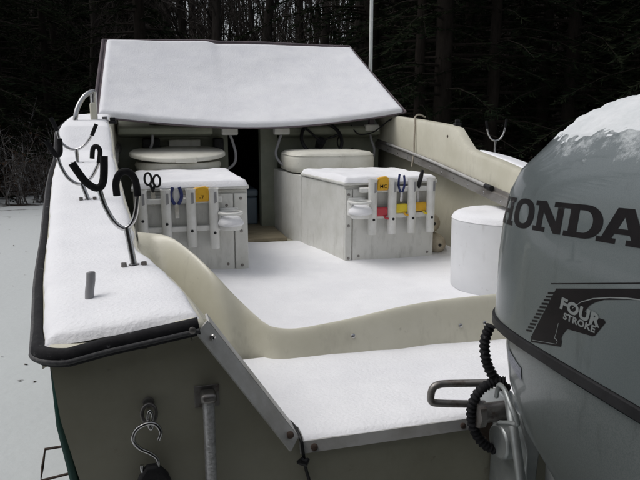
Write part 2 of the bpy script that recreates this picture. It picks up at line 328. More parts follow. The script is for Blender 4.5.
# hull shell
hb = MB(); rows = []
for y in YS:
    k = y / 6.05; o = O(y); d = D(y) - 0.02
    keel = .50 + .55 * max(0, (k - .55) / .45) ** 2.2
    cz = .74 + .5 * max(0, (k - .3) / .7) ** 2; cx = o * (0.93 - .35 * max(0, k - .3))
    rows.append([(-o + .012, y, d), (-o + .014, y, d - .12), (-cx - (o - cx) * .35, y, cz + (d - cz) * .35), (-cx, y, cz), (-cx * .45, y, keel + (cz - keel) * .4), (0, y, keel),
                 (cx * .45, y, keel + (cz - keel) * .4), (cx, y, cz), (cx + (o - cx) * .35, y, cz + (d - cz) * .35), (o - .014, y, DO(y, 1) - .14), (o - .012, y, DO(y, 1) - .02)])
vs = [v for r_ in rows for v in r_]; n = len(rows[0])
hb.add(vs, [(i * n + j, (i + 1) * n + j, (i + 1) * n + j + 1, i * n + j + 1) for i in range(len(rows) - 1) for j in range(n - 1)])
hull = part('hull', hb, 'hull_green', boat, smooth=50)
md = hull.modifiers.new('thickness', 'SOLIDIFY'); md.thickness = 0.012; md.offset = -1

# side decks and inner coaming
db = MB()
for sgn in (-1, 1):
    sec = []
    for y in [-.022, -.016] + [q for q in YS if q <= 3.9]:
        a, o, d = A(y), O(y), D(y) - (.008 if y < -.02 else 0)
        if y < 0: a += .03; o = .918
        zo = d - .001
        if sgn > 0: zo = DO(y, 1)
        row = [(o, zo - (.035 if y >= 0 else .012)), (o - .004, zo - .008), (o - .016, zo), (a + .075, zo), (a + .055, d + (DI(y) - D(y)) * .8 - (.004 if sgn > 0 else 0)), (a + .022, d + DI(y) - D(y)), (a + .006, d + DI(y) - D(y) - .007), (a, d + DI(y) - D(y) - .024)]
        if y >= .9:
            sz = min(strip_z(y), d - .1)
            k = sstep((y - .9) / .5)
            row += [(a, sz - .03), (a + .10 * k, sz - .05), (min(a + .10 * k + .01, .982), .835)]
        else:
            row += [(a, DI(y) - .026), (a, DI(y) - .027), (a, DI(y) - .028)]
        sec.append([(sgn * x, y, z) for x, z in row])
    n = len(sec[0])
    db.add([v for r_ in sec for v in r_], [(i * n + j, (i + 1) * n + j, (i + 1) * n + j + 1, i * n + j + 1) for i in range(len(sec) - 1) for j in range(n - 1)])
part('side_deck', db, 'gelcoat', boat, smooth=40)
fb = MB(); fb.grid(lambda u, v: ((2 * v - 1) * O(3.6 + 2.4 * u) * .985, 3.6 + 2.4 * u, D(3.6 + 2.4 * u) - .01 + .08 * (1 - (2 * v - 1) ** 2) * (1 - u)), 14, 16)
part('foredeck', fb, 'gelcoat', boat, smooth=60)

# splash well moulding with its crest
def well(u, v):
    s = 2 * u - 1; xr = s * .82; yc, zc = YC(xr), ZC(xr)
    if v > .9:
        k = (v - .9) / .1; a = A(yc); x = s * a
        if k < .15: return (x, yc + .004, zc - .002)
        if k < .35: return (x, yc + .014, zc - .010)
        if k < .6: return (x, yc + .02, zc - .03)
        return (x, yc + .026, .80)
    y = yc * v / .9; a = A(y); x = s * a
    dd = a - abs(x)
    side = DI(y) - .028 - sstep(dd / .17) * (DI(y) - .028 - .93)
    L = .11 - .07 * sstep((.66 - abs(xr)) / .14)
    e = (yc - y) / L
    zb = .93 + (zc - .93) * (1 - sstep(e * .5 + .0) * 1.0) if e < 2 else .93
    z = max(side, zb) + .02 * math.exp(-((side - zb) / .05) ** 2) * min(1, e * 3)
    return (x, y, min(z, max(DI(y) - .003, zc)))
wb = MB()
NU = 96; vv = [.9 * (1 - (1 - i / 44) ** 1.7) for i in range(45)] + [.91, .93, .955, 1.0]
vs = [well(i / NU, q) for i in range(NU + 1) for q in vv]; n = len(vv)
wb.add(vs, [(i * n + j, (i + 1) * n + j, (i + 1) * n + j + 1, i * n + j + 1) for i in range(NU) for j in range(n - 1)])
part('splash_well', wb, 'gelcoat', boat, smooth=60)
for xs0 in (-.26, .06, .135):
    best = min((Vector(well(.5 + xs0 / 1.52, v_ / 400 * .9)) for v_ in range(300, 400)), key=lambda p: abs(p.z - 1.075))
    screw(boat, (xs0, best.y - .001, best.z), (0, -.9, .4), .006)

# transom with its cut-out
hx = lambda z: lerp_tab([(.50, .02), (.58, .40), (.74, .84), (.93, .888), (1.02, .908), (1.15, .933), (1.27, .943)], z)
pts = [(-hx(z), z) for z in (1.262, 1.15, 1.05, .93, .74, .58)] + [(0, .5)] + [(hx(z), z) for z in (.58, .74, .93, 1.05, 1.15, 1.262)]
pts += [(.80, 1.272), (.69, 1.292), (.68, 1.292), (.512, 1.045), (-.512, 1.045), (-.68, 1.292), (-.69, 1.292), (-.80, 1.272)]
tb = MB(); tb.prism(pts, -.002, .045)
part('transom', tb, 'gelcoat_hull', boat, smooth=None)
# bottom paint panel on the transom foot and keel
part('sole', MB().box(-.98, .98, .50, 3.6, .80, .828), 'gelcoat', boat)
# aluminium trim over the cut-out
def bar(mb, p, q, w, t0, t1, nrm):
    """flat bar from p to q in the xz plane: width w along nrm, y from t0 to t1"""
    p, q, nr = Vector((p[0], 0, p[1])), Vector((q[0], 0, q[1])), Vector((nrm[0], 0, nrm[1])).normalized() * w
    c = [p, q, q + nr, p + nr]
    vs = [(v.x, t0, v.z) for v in c] + [(v.x, t1, v.z) for v in c]
    return mb.add(vs, [(0, 1, 2, 3), (7, 6, 5, 4), (0, 4, 5, 1), (1, 5, 6, 2), (2, 6, 7, 3), (3, 7, 4, 0)])
def raked(mb, p, q, w, nrm, ya, yb, th=.004):
    """strip whose face leans back: inner edge p-q at y=yb, outer edge w along nrm at y=ya"""
    p, q, nr = Vector((p[0], 0, p[1])), Vector((q[0], 0, q[1])), Vector((nrm[0], 0, nrm[1])).normalized() * w
    f_ = [p + Vector((0, yb, 0)), q + Vector((0, yb, 0)), q + nr + Vector((0, ya, 0)), p + nr + Vector((0, ya, 0))]
    bk = [v + Vector((0, th, 0)) + nr * .12 for v in f_]
    return mb.add(f_ + bk, [(0, 1, 2, 3), (7, 6, 5, 4), (0, 4, 5, 1), (1, 5, 6, 2), (2, 6, 7, 3), (3, 7, 4, 0)])
for sgn in (-1, 1):
    tr = MB()
    raked(tr, (sgn * .684, 1.306), (sgn * .524, 1.064), .024, (sgn * .83, -.55), -.030, -.006)
    bar(tr, (sgn * .684, 1.300), (sgn * .524, 1.058), .004, -.0045, .048, (-sgn * .83, .55))
    tp = part('transom_trim', tr, 'aluminium', boat)
    screw(tp, (sgn * .678, -.020, 1.280), (sgn * .5, -.8, .4), .005)
    screw(tp, (sgn * .543, -.020, 1.078), (sgn * .5, -.8, .4), .007, 'rust')
tr = raked(MB(), (-.522, 1.053), (-.165, 1.053), .020, (0, -1), -.014, -.006).box(-.522, -.165, -.005, .05, 1.048, 1.0525)
tp = part('transom_trim', tr, 'aluminium', boat)
screw(tp, (-.495, -.0115, 1.042), (0, -.9, .4), .007, 'rust'); screw(tp, (-.185, -.0115, 1.042), (0, -.9, .4), .006, 'rust')
tr = raked(MB(), (.165, 1.053), (.522, 1.053), .026, (0, -1), -.026, -.006).box(.165, .522, -.005, .05, 1.048, 1.0525)
part('transom_trim', tr, 'aluminium', boat)
part('exposed_core', MB().prism([(-.163, 1.047), (-.12, 1.047), (-.105, 1.035), (-.10, 1.0), (-.118, .985), (-.138, 1.012), (-.160, 1.025)], -.012, -.003), 'dark_wood', boat, bevel=.003)
# rub rail: round the side and across the quarter
def rail_path(sgn, inset=0.0):
    p = [(sgn * (O(y) + .004 + inset), y, DO(y, sgn) - .018) for y in reversed([q for q in YS if .08 < q < 5.8])]
    cx = .955
    for k_ in range(9):
        a_ = k_ / 8 * math.pi / 2
        p.append((sgn * (cx - .045 + (.053 + inset) * math.cos(a_)), .032 - (.052 + inset) * math.sin(a_), 1.268))
    p += [(sgn * .85, -.020 - inset, 1.280), (sgn * .76, -.020 - inset, 1.293), (sgn * .700, -.020 - inset, 1.302)]
    return p
for sgn in (-1, 1):
    rr = part('rub_rail', MB().tube(rail_path(sgn), [.013 if p[1] > .05 else .0165 for p in rail_path(sgn)], 12, flat=.75), 'rubber', boat, smooth=60)
    part('rail_insert', MB().tube([Vector(p) + Vector((0, 0, -.004)) for p in rail_path(sgn, .0105)], .0050, 8), 'rubber_grey', rr, smooth=60)
    screw(rr, (sgn * .712, -.034, 1.300), (0, -1, 0), .006, 'old_steel')
# green-edged side below is the hull; pole, eye bolt on the transom
pb = MB()
for i in range(60):
    pass
pz = [1.172 - i * .0035 for i in range(150)]
pole = part('stern_pole', MB().tube([(-.689 + .00 * i, -.024, z) for i, z in enumerate(pz)], [.0104] * 150, 14), 'galvanised', boat, smooth=60)
part('pole_cap', MB().box(-.703, -.675, -.037, -.006, 1.164, 1.182), 'old_steel', pole, bevel=.006)
part('mounting_patch', MB().box(-.712, -.668, -.0045, -.002, 1.145, 1.186), 'old_steel', boat, bevel=.001)
eye = MB().tube([(-.79 + .012 * math.cos(a), -.014 + .004 * math.sin(a), 1.150 + .016 * math.sin(a)) for a in [2 * math.pi * i / 16 for i in range(16)]], .0035, 8, closed=True)
eye.tube([(-.79, .0, 1.166), (-.79, -.006, 1.166)], [.011, .009], 12)
part('eye_bolt', eye, 'old_steel', boat, smooth=60)
part('cleat', MB().tube(spline([(-.893, .19, 1.295), (-.892, .195, 1.318), (-.889, .20, 1.338), (-.888, .203, 1.352), (-.888, .204, 1.357)]), [.0085] * 20 + [.008, .0075, .006, .004, .001], 12), 'conduit', boat, smooth=60)
# starboard inner rail: strip, its screws, and the pole lying on it
for sgn in (-1, 1):
    sb = MB(); yy = [.95 + .1 * i for i in range(28)]
    sec = []
    for y in yy:
        a = A(y) - .006; z = strip_z(y)
        sec.append([(sgn * (a + .004), y, z + .022), (sgn * a, y, z + .02), (sgn * (a - .003), y, z + .004), (sgn * (a - .016), y, z), (sgn * (a - .016), y, z - .042), (sgn * (a + .004), y, z - .044)])
    sb.loft(sec)
    st = part('inner_rail', sb, 'weathered', boat, smooth=30)
    for i in range(12):
        y = 1.2 + .19 * i
        screw(st, (sgn * (A(y) - .022), y, strip_z(y) - .022), (-sgn, 0, 0), .006, 'steel')

# ---------------------------------------------------------------- cuddy: bulkhead, dash, windscreen
BY = 3.55
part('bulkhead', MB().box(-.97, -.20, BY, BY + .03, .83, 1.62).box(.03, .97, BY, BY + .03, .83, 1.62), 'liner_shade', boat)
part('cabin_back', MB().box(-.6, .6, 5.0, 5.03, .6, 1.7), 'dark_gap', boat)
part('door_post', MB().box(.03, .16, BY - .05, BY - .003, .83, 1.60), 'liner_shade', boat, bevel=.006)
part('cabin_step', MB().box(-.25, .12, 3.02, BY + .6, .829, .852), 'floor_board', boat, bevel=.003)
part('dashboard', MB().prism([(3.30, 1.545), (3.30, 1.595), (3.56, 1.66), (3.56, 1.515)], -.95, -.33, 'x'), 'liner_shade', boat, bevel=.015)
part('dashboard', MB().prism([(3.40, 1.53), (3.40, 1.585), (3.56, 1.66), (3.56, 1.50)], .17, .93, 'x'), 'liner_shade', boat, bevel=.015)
part('instrument_panel', MB().box(-.62, -.40, BY - .04, BY - .002, 1.40, 1.50), 'box_white', boat, bevel=.006)
part('radio', MB().box(-.80, -.68, BY - .10, BY - .002, 1.40, 1.51), 'black', boat, bevel=.008)
part('speaker', MB().box(-.31, -.24, BY - .09, BY - .002, 1.38, 1.51), 'black', boat, bevel=.008)
for i in range(4):
    screw(boat, (-.60 + .05 * i, BY - .042, 1.425 + .02 * (i % 2)), (0, -1, 0), .008, 'black', 'switch')
wh = MB(); wc = Vector((.45, 3.33, 1.50)); ax = Vector((0, -.82, .57)); ux = Vector((1, 0, 0)); uy = ax.cross(ux)
wh.tube([wc + (ux * math.cos(a) + uy * math.sin(a)) * .15 for a in [2 * math.pi * i / 32 for i in range(32)]], .013, 8, closed=True)
for a in (0.3, 2.4, 4.5):
    wh.tube([wc - ax * .03, wc + (ux * math.cos(a) + uy * math.sin(a)) * .148], .008, 6)
wh.tube([wc - ax * .10, wc - ax * .02], [.03, .035], 14)
part('steering_wheel', wh, 'black', boat, smooth=60)
ws = MB()
TL, TR = Vector((-1.03, 3.78, 2.17)), Vector((.93, 4.17, 2.235))
ws.tube([(-1.08, 3.7, 1.66), TL + Vector((0.02, .02, -.03)), TR + Vector((-.02, .02, -.03)), (1.03, 3.9, 1.68)], .014, 8)
part('windscreen_frame', ws, 'aluminium', boat)
part('windscreen', MB().add([(-1.0, 4.6, 1.73), (1.0, 4.8, 1.74), TR + Vector((-.02, .06, -.03)), TL + Vector((.03, .06, -.03)), (-1.0, 4.59, 1.73), (1.0, 4.79, 1.74), TR + Vector((-.02, .05, -.03)), TL + Vector((.03, .05, -.03))],
     [(0, 1, 2, 3), (7, 6, 5, 4), (0, 4, 5, 1), (1, 5, 6, 2), (2, 6, 7, 3), (3, 7, 4, 0)]), 'glass', boat)
# small fittings
def fitting(x, y, z):
    return MB().box(x - .02, x + .02, y - .015, y + .015, z, z + .016).box(x - .014, x + .014, y - .006, y + .006, z + .016, z + .034)
part('deck_fitting', fitting(.985, 2.30, 1.606), 'black', boat, bevel=.003)
part('deck_fitting', fitting(-.985, 2.62, 1.625), 'steel', boat, bevel=.003)
part('deck_fitting', fitting(-.94, 2.52, 1.62), 'black', boat, bevel=.003)
screw(boat, (A(2.32) - .001, 2.32, 1.545), (-1, 0, 0), .008, 'rust')
grab = MB().tube(spline([(-1.128, 2.5, 1.60), (-1.122, 2.5, 1.66), (-1.108, 2.52, 1.71), (-1.075, 2.55, 1.765), (-1.035, 2.6, 1.79), (-1.03, 2.62, 1.76), (-1.04, 2.62, 1.70), (-1.045, 2.62, 1.60)]), .0125, 10)
grab.tube([(-1.035, 2.6, 1.79), (-1.04, 2.62, 1.60)], .018, 10)
part('grab_rail', grab, 'steel', boat, smooth=60)
part('rail_stanchion', MB().box(-1.055, -1.02, 2.56, 2.6, 1.60, 1.73), 'gelcoat', boat, bevel=.008)

# ---------------------------------------------------------------- canvas cover
NUc, NVc = 24, 40
def canv(u, v, off=0.0):
    # u: 0 lower edge, 1 top edge; v: port to starboard
    xl, xr = -1.085, 1.055
    low = Vector((xl + (xr - xl) * v, 3.2 + .03 * v, 1.668 + .026 * v - .092 * math.sin(math.pi * v) ** 0.8))
    kx = 1 - (2 * v - 1) ** 2
    top = TL.lerp(TR, v) + Vector((0, 0, .02 + .012 * math.sin(math.pi * v) - .01 * sstep((v - .38) / .04) ))
    p = low.lerp(top, u)
    n_ = Vector((0, -.62, .78))
    p += n_ * (off - .035 * math.sin(math.pi * u) * math.sin(math.pi * v) + .004 * math.sin(9 * v + 3 * u))
    return p
cover = thing('canvas_cover', 'dark canvas cover sloping from the windscreen top, buried under snow', 'cover', (0, 3.2, 1.66))
cb = MB().grid(lambda u, v: canv(u, v), NUc, NVc)
co = part('cover_panel', cb, 'canvas', cover, smooth=60)
md = co.modifiers.new('thickness', 'SOLIDIFY'); md.thickness = .008
part('edge_rope', MB().tube([canv(0, v / 40) + Vector((0, 0, -.004)) for v in range(41)], .006, 6).tube([canv(1, v / 40) for v in range(41)], .009, 6).tube([canv(u / 20, 0) for u in range(21)], .010, 6).tube([canv(u / 20, 1) for u in range(21)], .007, 6), 'canvas', cover, smooth=60)
# front half of the cover falls forward behind the top edge
fr = MB().grid(lambda u, v: canv(1, v).lerp(Vector((-.95 + 1.9 * v, 4.75, 1.76)), u), 6, 12)
fo = part('front_panel', fr, 'canvas', cover, smooth=60); md = fo.modifiers.new('thickness', 'SOLIDIFY'); md.thickness = .006

def snow_sheet(name, fn, nu, nv, up=(0, 0, 1), thick=.03, eu=(.03, .03), ev=(.03, .03), lu=1.0, lv=1.0, m='snow', namp=.10, nsc=4, jit=.0, seed=0., rag=0.0):
    """a lying snow layer: fn gives the surface below, thickness falls to nothing at the edges"""
    upv = Vector(up).normalized(); mb = MB()
    def f(u, v):
        p = Vector(fn(u, v))
        rg = rag * (nz(p.x * 22, p.y * 22, p.z * 22 + seed) + .4 * nz(p.x * 50, p.y * 50, seed))
        d = 1.0
        for w, dist in ((eu[0], u * lu), (eu[1], (1 - u) * lu), (ev[0], v * lv), (ev[1], (1 - v) * lv)):
            if w: d = min(d, edge_prof(dist + rg * w, w))
        h = thick * (1 + namp * 2 * fbm(p.x * nsc, p.y * nsc + p.z * nsc, seed)) * d
        return p + upv * (h - .004 * (1 - d) + (.0015 if d > .2 else 0))
    mb.grid(f, nu, nv)
    o = link(name, mb.mesh(name, (0, 0, 0), 70), m)
    return o
def stuff(o, label, cat='snow'): return tag(o, label, cat, None, 'stuff')

stuff(snow_sheet('snow_on_canvas', lambda u, v: canv(.0 + u * (.975 - .018 * sstep((v - .36) / .05)), .012 + v * .98), 90, 200, (0, -.62, .78), .032, (.035, .03), (.04, .04), .8, 2.1, 'snow_canvas', .07, 3, rag=.0),
      'thick snow lying on the sloping canvas cover')
# side deck snow
def deck_snow(sgn):
    def f(u, v):
        y = .012 + .006 * nz(v * 5, 2.2) + u * (3.17 if sgn < 0 else 1.98); a = A(y) + (.012 if sgn < 0 else .05) + .006 * nz(y * 9, sgn); o = O(y) - .006 - .004 * nz(y * 14, 3.3)
        x = a + (o - a) * v
        return (sgn * x, y, DI(y) + (D(y) - DI(y)) * v - .001 - (.044 * v if sgn > 0 else 0))
    return snow_sheet('snow_on_side_deck', f, 420, 40, (0, 0, 1), .014 if sgn < 0 else .006, (.04, .05), (.045, .045) if sgn < 0 else (.05, .05), 3.15 if sgn < 0 else 2.1, .22, 'snow', .12, 4, seed=sgn * 3.1, rag=.0)
stuff(deck_snow(-1), 'smooth snow along the port side deck round the rod rests')
stuff(deck_snow(1), 'thin snow along the starboard side deck by the bucket')
# cockpit snow
def floor_snow(u, v):
    x = -.99 + 1.98 * v; y = .52 + 2.54 * u
    z = .846 + .008 * fbm(x * 2.2, y * 2.2) + .003 * nz(x * 11, y * 11)
    z += .022 * math.exp(-max(0, y - YC(x) - .02) / .10)
    for bx0, bx1 in ((-.84, -.268), (.262, .80)):
        dx = max(bx0 - x, 0, x - bx1); dy = max(2.2 - y, 0); dd = math.hypot(dx, dy)
        if y > 1.7: z += .014 * math.exp(-dd / .06)
    z += .03 * math.exp(-(.99 - abs(x)) / .12)
    z -= .020 * sstep((y - 2.93) / .12)
    return (x, y, z)
o = link('snow_in_cockpit', MB().grid(floor_snow, 120, 110).mesh('snow_in_cockpit', (0, 0, 0), 70), 'snow'); stuff(o, 'unbroken snow covering the cockpit floor between the boxes')
def well_snow(u, v):
    s = 2 * v - 1
    y = -.004 + u * .49; x = s * (.513 + .16 * sstep((y - .046) / .05))
    z = 1.046 + .011 * (1 - sstep(y / .12)) - .020 * sstep((y) / .45) + .010 * fbm(x * 2, y * 2, 2) * sstep(y / .2) + .002 * nz(x * 14, y * 14, 4) - .02 * edge_prof(0, 1) * 0
    z += .014 * sstep((y - .30) / .12) * 0 - .006 * (1 - edge_prof(y + .004, .015)) + .004 * sstep(y / .05)
    return (x, y, z)
o = link('snow_in_splash_well', MB().grid(well_snow, 60, 110).mesh('snow_in_splash_well', (0, 0, 0), 70), 'snow'); stuff(o, 'snow filling the splash well ahead of the transom trim')

# ---------------------------------------------------------------- storage boxes
def seat_box(x0, x1, label, seam, skew=0.0, y1=3.2):
    t = thing('storage_box', label, 'storage box', ((x0 + x1) / 2, 2.2, .83), 'white storage boxes in the cockpit')
    zt = 1.283
    side = [(x0, 2.214), (x1, 2.214), (x1, y1), (x0 - skew, y1)]
    part('case', MB().prism(side, .83, zt, 'z'), 'box_white', t, bevel=.006)
    # front: fixed stile and removable panel, with a dark joint between them
    lo, hi = (x0 + .004, seam - .003) if seam > (x0 + x1) / 2 else (seam + .003, x1 - .004)
    pn = part('front_panel', MB().box(lo, hi, 2.199, 2.213, .835, 1.262), 'box_panel', t, bevel=.003)
    so_, s1 = (seam + .003, x1 - .002) if seam > (x0 + x1) / 2 else (x0 + .002, seam - .003)
    stl = part('front_stile', MB().box(so_, s1, 2.198, 2.213, .835, 1.262), 'box_white', t, bevel=.003)
    for z in (.875, 1.06, 1.235): screw(stl, ((so_ + s1) / 2, 2.198, z), (0, -1, 0), .0085, 'old_steel')
    for x in (lo + .035, hi - .035):
        for z in (.885, 1.20): screw(pn, (x, 2.199, z), (0, -1, 0), .008, 'old_steel')
    lid = part('lid', MB().prism([(x0 - .008, 2.188), (x1 + .008, 2.188), (x1 + .008, y1), (x0 - .008 - skew, y1)], zt + .003, zt + .022, 'z'), 'box_white', t, bevel=.006)
    return t
LB = seat_box(-.850, -.272, 'white storage box left of the aisle with scissors and yellow tool in its rack', -.345)
RB = seat_box(.268, .810, 'white storage box right of the aisle with red and yellow lures in its rack', .312, skew=.085, y1=2.86)
part('lower_case', MB().prism([(.183, 2.8605), (.80, 2.8605), (.80, 3.5), (.13, 3.5), (.13, 3.2)], .83, 1.283, 'z'), 'box_white', RB)
def lid_snow(x0, x1, y1, seed, skew=0.):
    def f(u, v):
        y = 2.186 + u * (y1 - 2.186)
        return (x0 - .006 - skew * u + (x1 - x0 + .012 + skew * u) * v, y, 1.304)
    return snow_sheet('snow_on_box_lid', f, 60, 44, (0, 0, 1), .026, (.028, .05), (.03, .03), y1 - 2.186, x1 - x0, 'snow', .14, 6, seed=seed, rag=.0)
stuff(lid_snow(-.850, -.272, 3.05, 1.), 'snow on the lid of the box left of the aisle')
stuff(lid_snow(.268, .810, 2.86, 7., .085), 'snow on the lid of the box right of the aisle')

def rack(xs_, z0, z1, xa, xb, label, lows):
    t = thing('rod_rack', label, 'rod rack', ((xs_[0] + xs_[-1]) / 2, 2.17, z0), 'white rod racks on the boxes')
    for x, lo in zip(xs_, lows):
        r = .0245
        body = MB(); n = 20
        prof = [(r, lo), (r, z1 - .012), (r * 1.14, z1), (r * .86, z1), (r * .80, z1 - .02), (r * .80, lo + .02)]
        rings = [[(x + q * math.cos(2 * math.pi * j / n), 2.150 + q * math.sin(2 * math.pi * j / n), z) for j in range(n)] for q, z in prof]
        body.loft(rings)
        tb_ = part('tube', body, 'plastic_white', t, smooth=50)
        part('slot_shade', MB().prism([(x + .001, z1 - .075), (x + .013, z1 - .07), (x + .013, z1 - .018), (x + .001, z1 - .018)], 2.1235, 2.128), 'conduit', tb_)  # thin grey plate; the groove's shadow is put into its colour
        screw(tb_, (x, 2.1255, lo + .085), (0, -1, 0), .0075, 'black')
    for z in (z1 - .062, z1 - .208):
        part('rail', MB().box(xa, xb, 2.160, 2.196, z - .014, z + .014), 'plastic_white', t, bevel=.005)
    return t
rack([-.808, -.692, -.569, -.454], .985, 1.298, -.83, -.408, 'white four tube rod rack on the left box holding scissors', [1.06, 1.04, 1.0, .985])
rack([.412, .527, .645, .760], 1.012, 1.322, .345, .745, 'white four tube rod rack on the right box holding red and yellow lures', [1.015] * 4)

def drink_holder(x, z, label):
    t = thing('cup_holder', label, 'cup holder', (x, 2.15, z - .10), 'white cup holders on the boxes')
    c = (x, 2.13, 0)
    part('ring', MB().tube([(x + .058 * math.cos(a), 2.135 + .058 * math.sin(a), z) for a in [2 * math.pi * i / 28 for i in range(28)]], .0085, 8, closed=True), 'plastic_white', t, smooth=60)
    part('back_plate', MB().box(x - .05, x + .05, 2.188, 2.1975, z - .085, z + .018), 'plastic_white', t, bevel=.005)
    part('base', MB().lathe([(.054, z - .085), (.056, z - .08), (.056, z - .066), (.050, z - .062)], c, 24), 'plastic_white', t, smooth=50)
    for s_ in (-1, 1): part('arm', MB().box(x + s_ * .052 - .006, x + s_ * .052 + .006, 2.13, 2.196, z - .078, z + .004), 'plastic_white', t, bevel=.003)
    o = link('snow_in_cup_holder', MB().lathe([(.054, z - .066), (.066, z - .060), (.067, z - .050), (.060, z - .036), (.044, z - .020), (.022, z - .010), (.004, z - .007)], c, 24).mesh('snow', (0, 0, 0), 70), 'snow')
    stuff(o, 'mound of snow in the cup holder on the ' + ('left' if x < 0 else 'right') + ' box')
drink_holder(-.372, 1.170, 'white cup holder beside the tubes on the left box, filled with snow')
drink_holder(.335, 1.200, 'white cup holder beside the tubes on the right box, filled with snow')

# tools in the racks
def scissors(x, y, z):
    t = thing('scissors', 'black handled scissors standing in the left box rack', 'scissors', (x, y, z - .06))
    for s_, dz in ((-1, .004), (1, -.008)):
        part('handle', MB().tube([(x + s_ * .021 + .017 * math.cos(a), y + .003 * s_, z + .055 + dz + .030 * math.sin(a)) for a in [2 * math.pi * i / 20 for i in range(20)]], .0055, 8, closed=True).tube([(x + s_ * .012, y + .003 * s_, z + .03), (x - s_ * .003, y, z - .01)], [.007, .006], 8), 'black', t, smooth=60)
        part('blade', MB().box(x - s_ * .004 - .006, x - s_ * .004 + .006, y - .002 + .003 * s_, y + .0005 + .003 * s_, z - .075, z - .008), 'steel', t)
    return t
scissors(-.752, 2.178, 1.292)
t = thing('pliers', 'pliers with blue grips in the left box rack', 'pliers', (-.640, 2.16, 1.2))
for s_ in (-1, 1):
    part('grip', MB().tube(spline([(-.640 + s_ * .010, 2.15, 1.222), (-.640 + s_ * .024, 2.15, 1.25), (-.640 + s_ * .026, 2.15, 1.275), (-.640 + s_ * .016, 2.15, 1.308)]), .0085, 8), 'blue_grip', t, smooth=60)
part('jaw', MB().box(-.652, -.628, 2.145, 2.155, 1.15, 1.222), 'steel', t, bevel=.003)
part('web', MB().box(-.655, -.625, 2.158, 2.164, 1.225, 1.30), 'plastic_white', t, bevel=.003)
def text_mesh(body, size, offset=0.0, shear=0.0):
    c = bpy.data.curves.new('txt', 'FONT'); c.body = body; c.size = size; c.offset = offset; c.shear = shear; c.align_x = 'CENTER'; c.resolution_u = 3; c.space_character = 1.08
    o = bpy.data.objects.new('txt', c); COL.objects.link(o)
    dg = bpy.context.evaluated_depsgraph_get(); me = bpy.data.meshes.new_from_object(o.evaluated_get(dg))
    bpy.data.objects.remove(o); bpy.data.curves.remove(c); return me
def yellow_tool(x, z, mark, label, w):
    t = thing('yellow_sheath', label, 'knife sheath', (x, 2.16, z - .05))
    bd = part('body', MB().prism([(x - w, z - .042), (x + w * .85, z - .042), (x + w, z - .01), (x + w * 1.1, z + .024), (x + w * .5, z + .036), (x - w * .6, z + .032), (x - w, z + .024)], 2.145, 2.168), 'yellow', t, bevel=.006)
    me = text_mesh(mark, .028, .0001); mm = Matrix.Translation(Vector((x, 2.1435, z - .028)) - ORIG[t]) @ Matrix.Rotation(R(90), 4, 'X'); me.transform(mm)
    o_ = link('marking', me, 'decal_black', bd); 
yellow_tool(-.515, 1.272, '-7', 'yellow sheath between tubes of the left box rack', .042)
yellow_tool(.472, 1.300, 'MC', 'yellow sheath between tubes at the top of the right box rack', .034)
def lure(x, z, m, name, label):
    t = thing('lure', label, 'fishing lure', (x, 2.16, z - .03))
    part('body', MB().box(x - .036, x + .036, 2.150, 2.172, z - .022, z + .030), m, t, bevel=.008)
    part('tail', MB().tube(spline([(x + .014, 2.148, z - .02), (x + .02, 2.142, z - .03), (x + .038, 2.145, z - .035)]), .006, 8), {'red': 'red', 'yellow_bright': 'yellow', 'yellow': 'yellow_bright'}[m], t)
    return t
lure(.468, 1.135, 'red', 'red_lure', 'red lure in the lower right box rack')
lure(.586, 1.150, 'yellow_bright', 'yellow', 'bright yellow lure in the middle of the right box rack')
lure(.702, 1.155, 'yellow', 'orange', 'orange yellow lure in the right gap of the right box rack')
t = thing('pliers', 'dark blue pliers standing in the right box rack', 'pliers', (.585, 2.16, 1.2))
for s_ in (-1, 1):
    part('grip', MB().tube(spline([(.585 + s_ * .006, 2.16, 1.245), (.585 + s_ * .016, 2.16, 1.275), (.585 + s_ * .017, 2.16, 1.31), (.585 + s_ * .013, 2.16, 1.342 - .004 * s_)]), .0065, 8), 'blue_grip', t, smooth=60)
part('jaw', MB().box(.576, .594, 2.155, 2.165, 1.19, 1.245), 'steel', t, bevel=.003)
t = thing('knife', 'black handled knife leaning in the right box rack', 'knife', (.70, 2.16, 1.2))
part('handle', MB().tube(spline([(.690, 2.165, 1.262), (.694, 2.165, 1.29), (.704, 2.165, 1.33), (.712, 2.165, 1.365)]), [.007 + .006 * math.sin(i / 18 * 3.0) for i in range(19)], 8), 'black', t, smooth=60)
part('blade', MB().box(.682, .694, 2.163, 2.166, 1.18, 1.262), 'steel', t)

# ---------------------------------------------------------------- seats, cooler, wiring, buoys, bucket
t = thing('round_seat', 'round cream helm seat behind the left box', 'seat', (-.57, 3.28, 1.305))
part('cushion', MB().lathe([(.26, 1.307), (.275, 1.315), (.285, 1.345), (.275, 1.366)], (-.57, 3.28, 0), 48), 'vinyl', t, smooth=60)
tpm = MB().lathe([(.30, 1.388), (.315, 1.395), (.315, 1.411), (.303, 1.421), (.05, 1.425)], (-.57, 3.28, 0), 56)
for v_ in tpm.v: v_.z += .012 + .085 * (v_.y - 3.28)
pl = part('top_plate', tpm, 'vinyl', t, smooth=50)
part('seam_tab', MB().box(-.60, -.47, 2.952, 2.968, 1.374, 1.398), 'vinyl', pl, bevel=.003)
part('pedestal', MB().box(-.72, -.42, 3.42, BY - .01, .83, 1.384), 'box_white', t, bevel=.006)
def rrect(cx, cy, hx_, hy_, n=4.5, k=40):
    out = []
    for j in range(k):
        a = 2 * math.pi * j / k; c, s_ = math.cos(a), math.sin(a)
        out.append((cx + hx_ * math.copysign(abs(c) ** (2 / n), c), cy + hy_ * math.copysign(abs(s_) ** (2 / n), s_)))
    return out
t = thing('seat_cushion', 'cream rounded seat cushion behind the right box', 'cushion', (.45, 3.17, 1.292))
rings = []
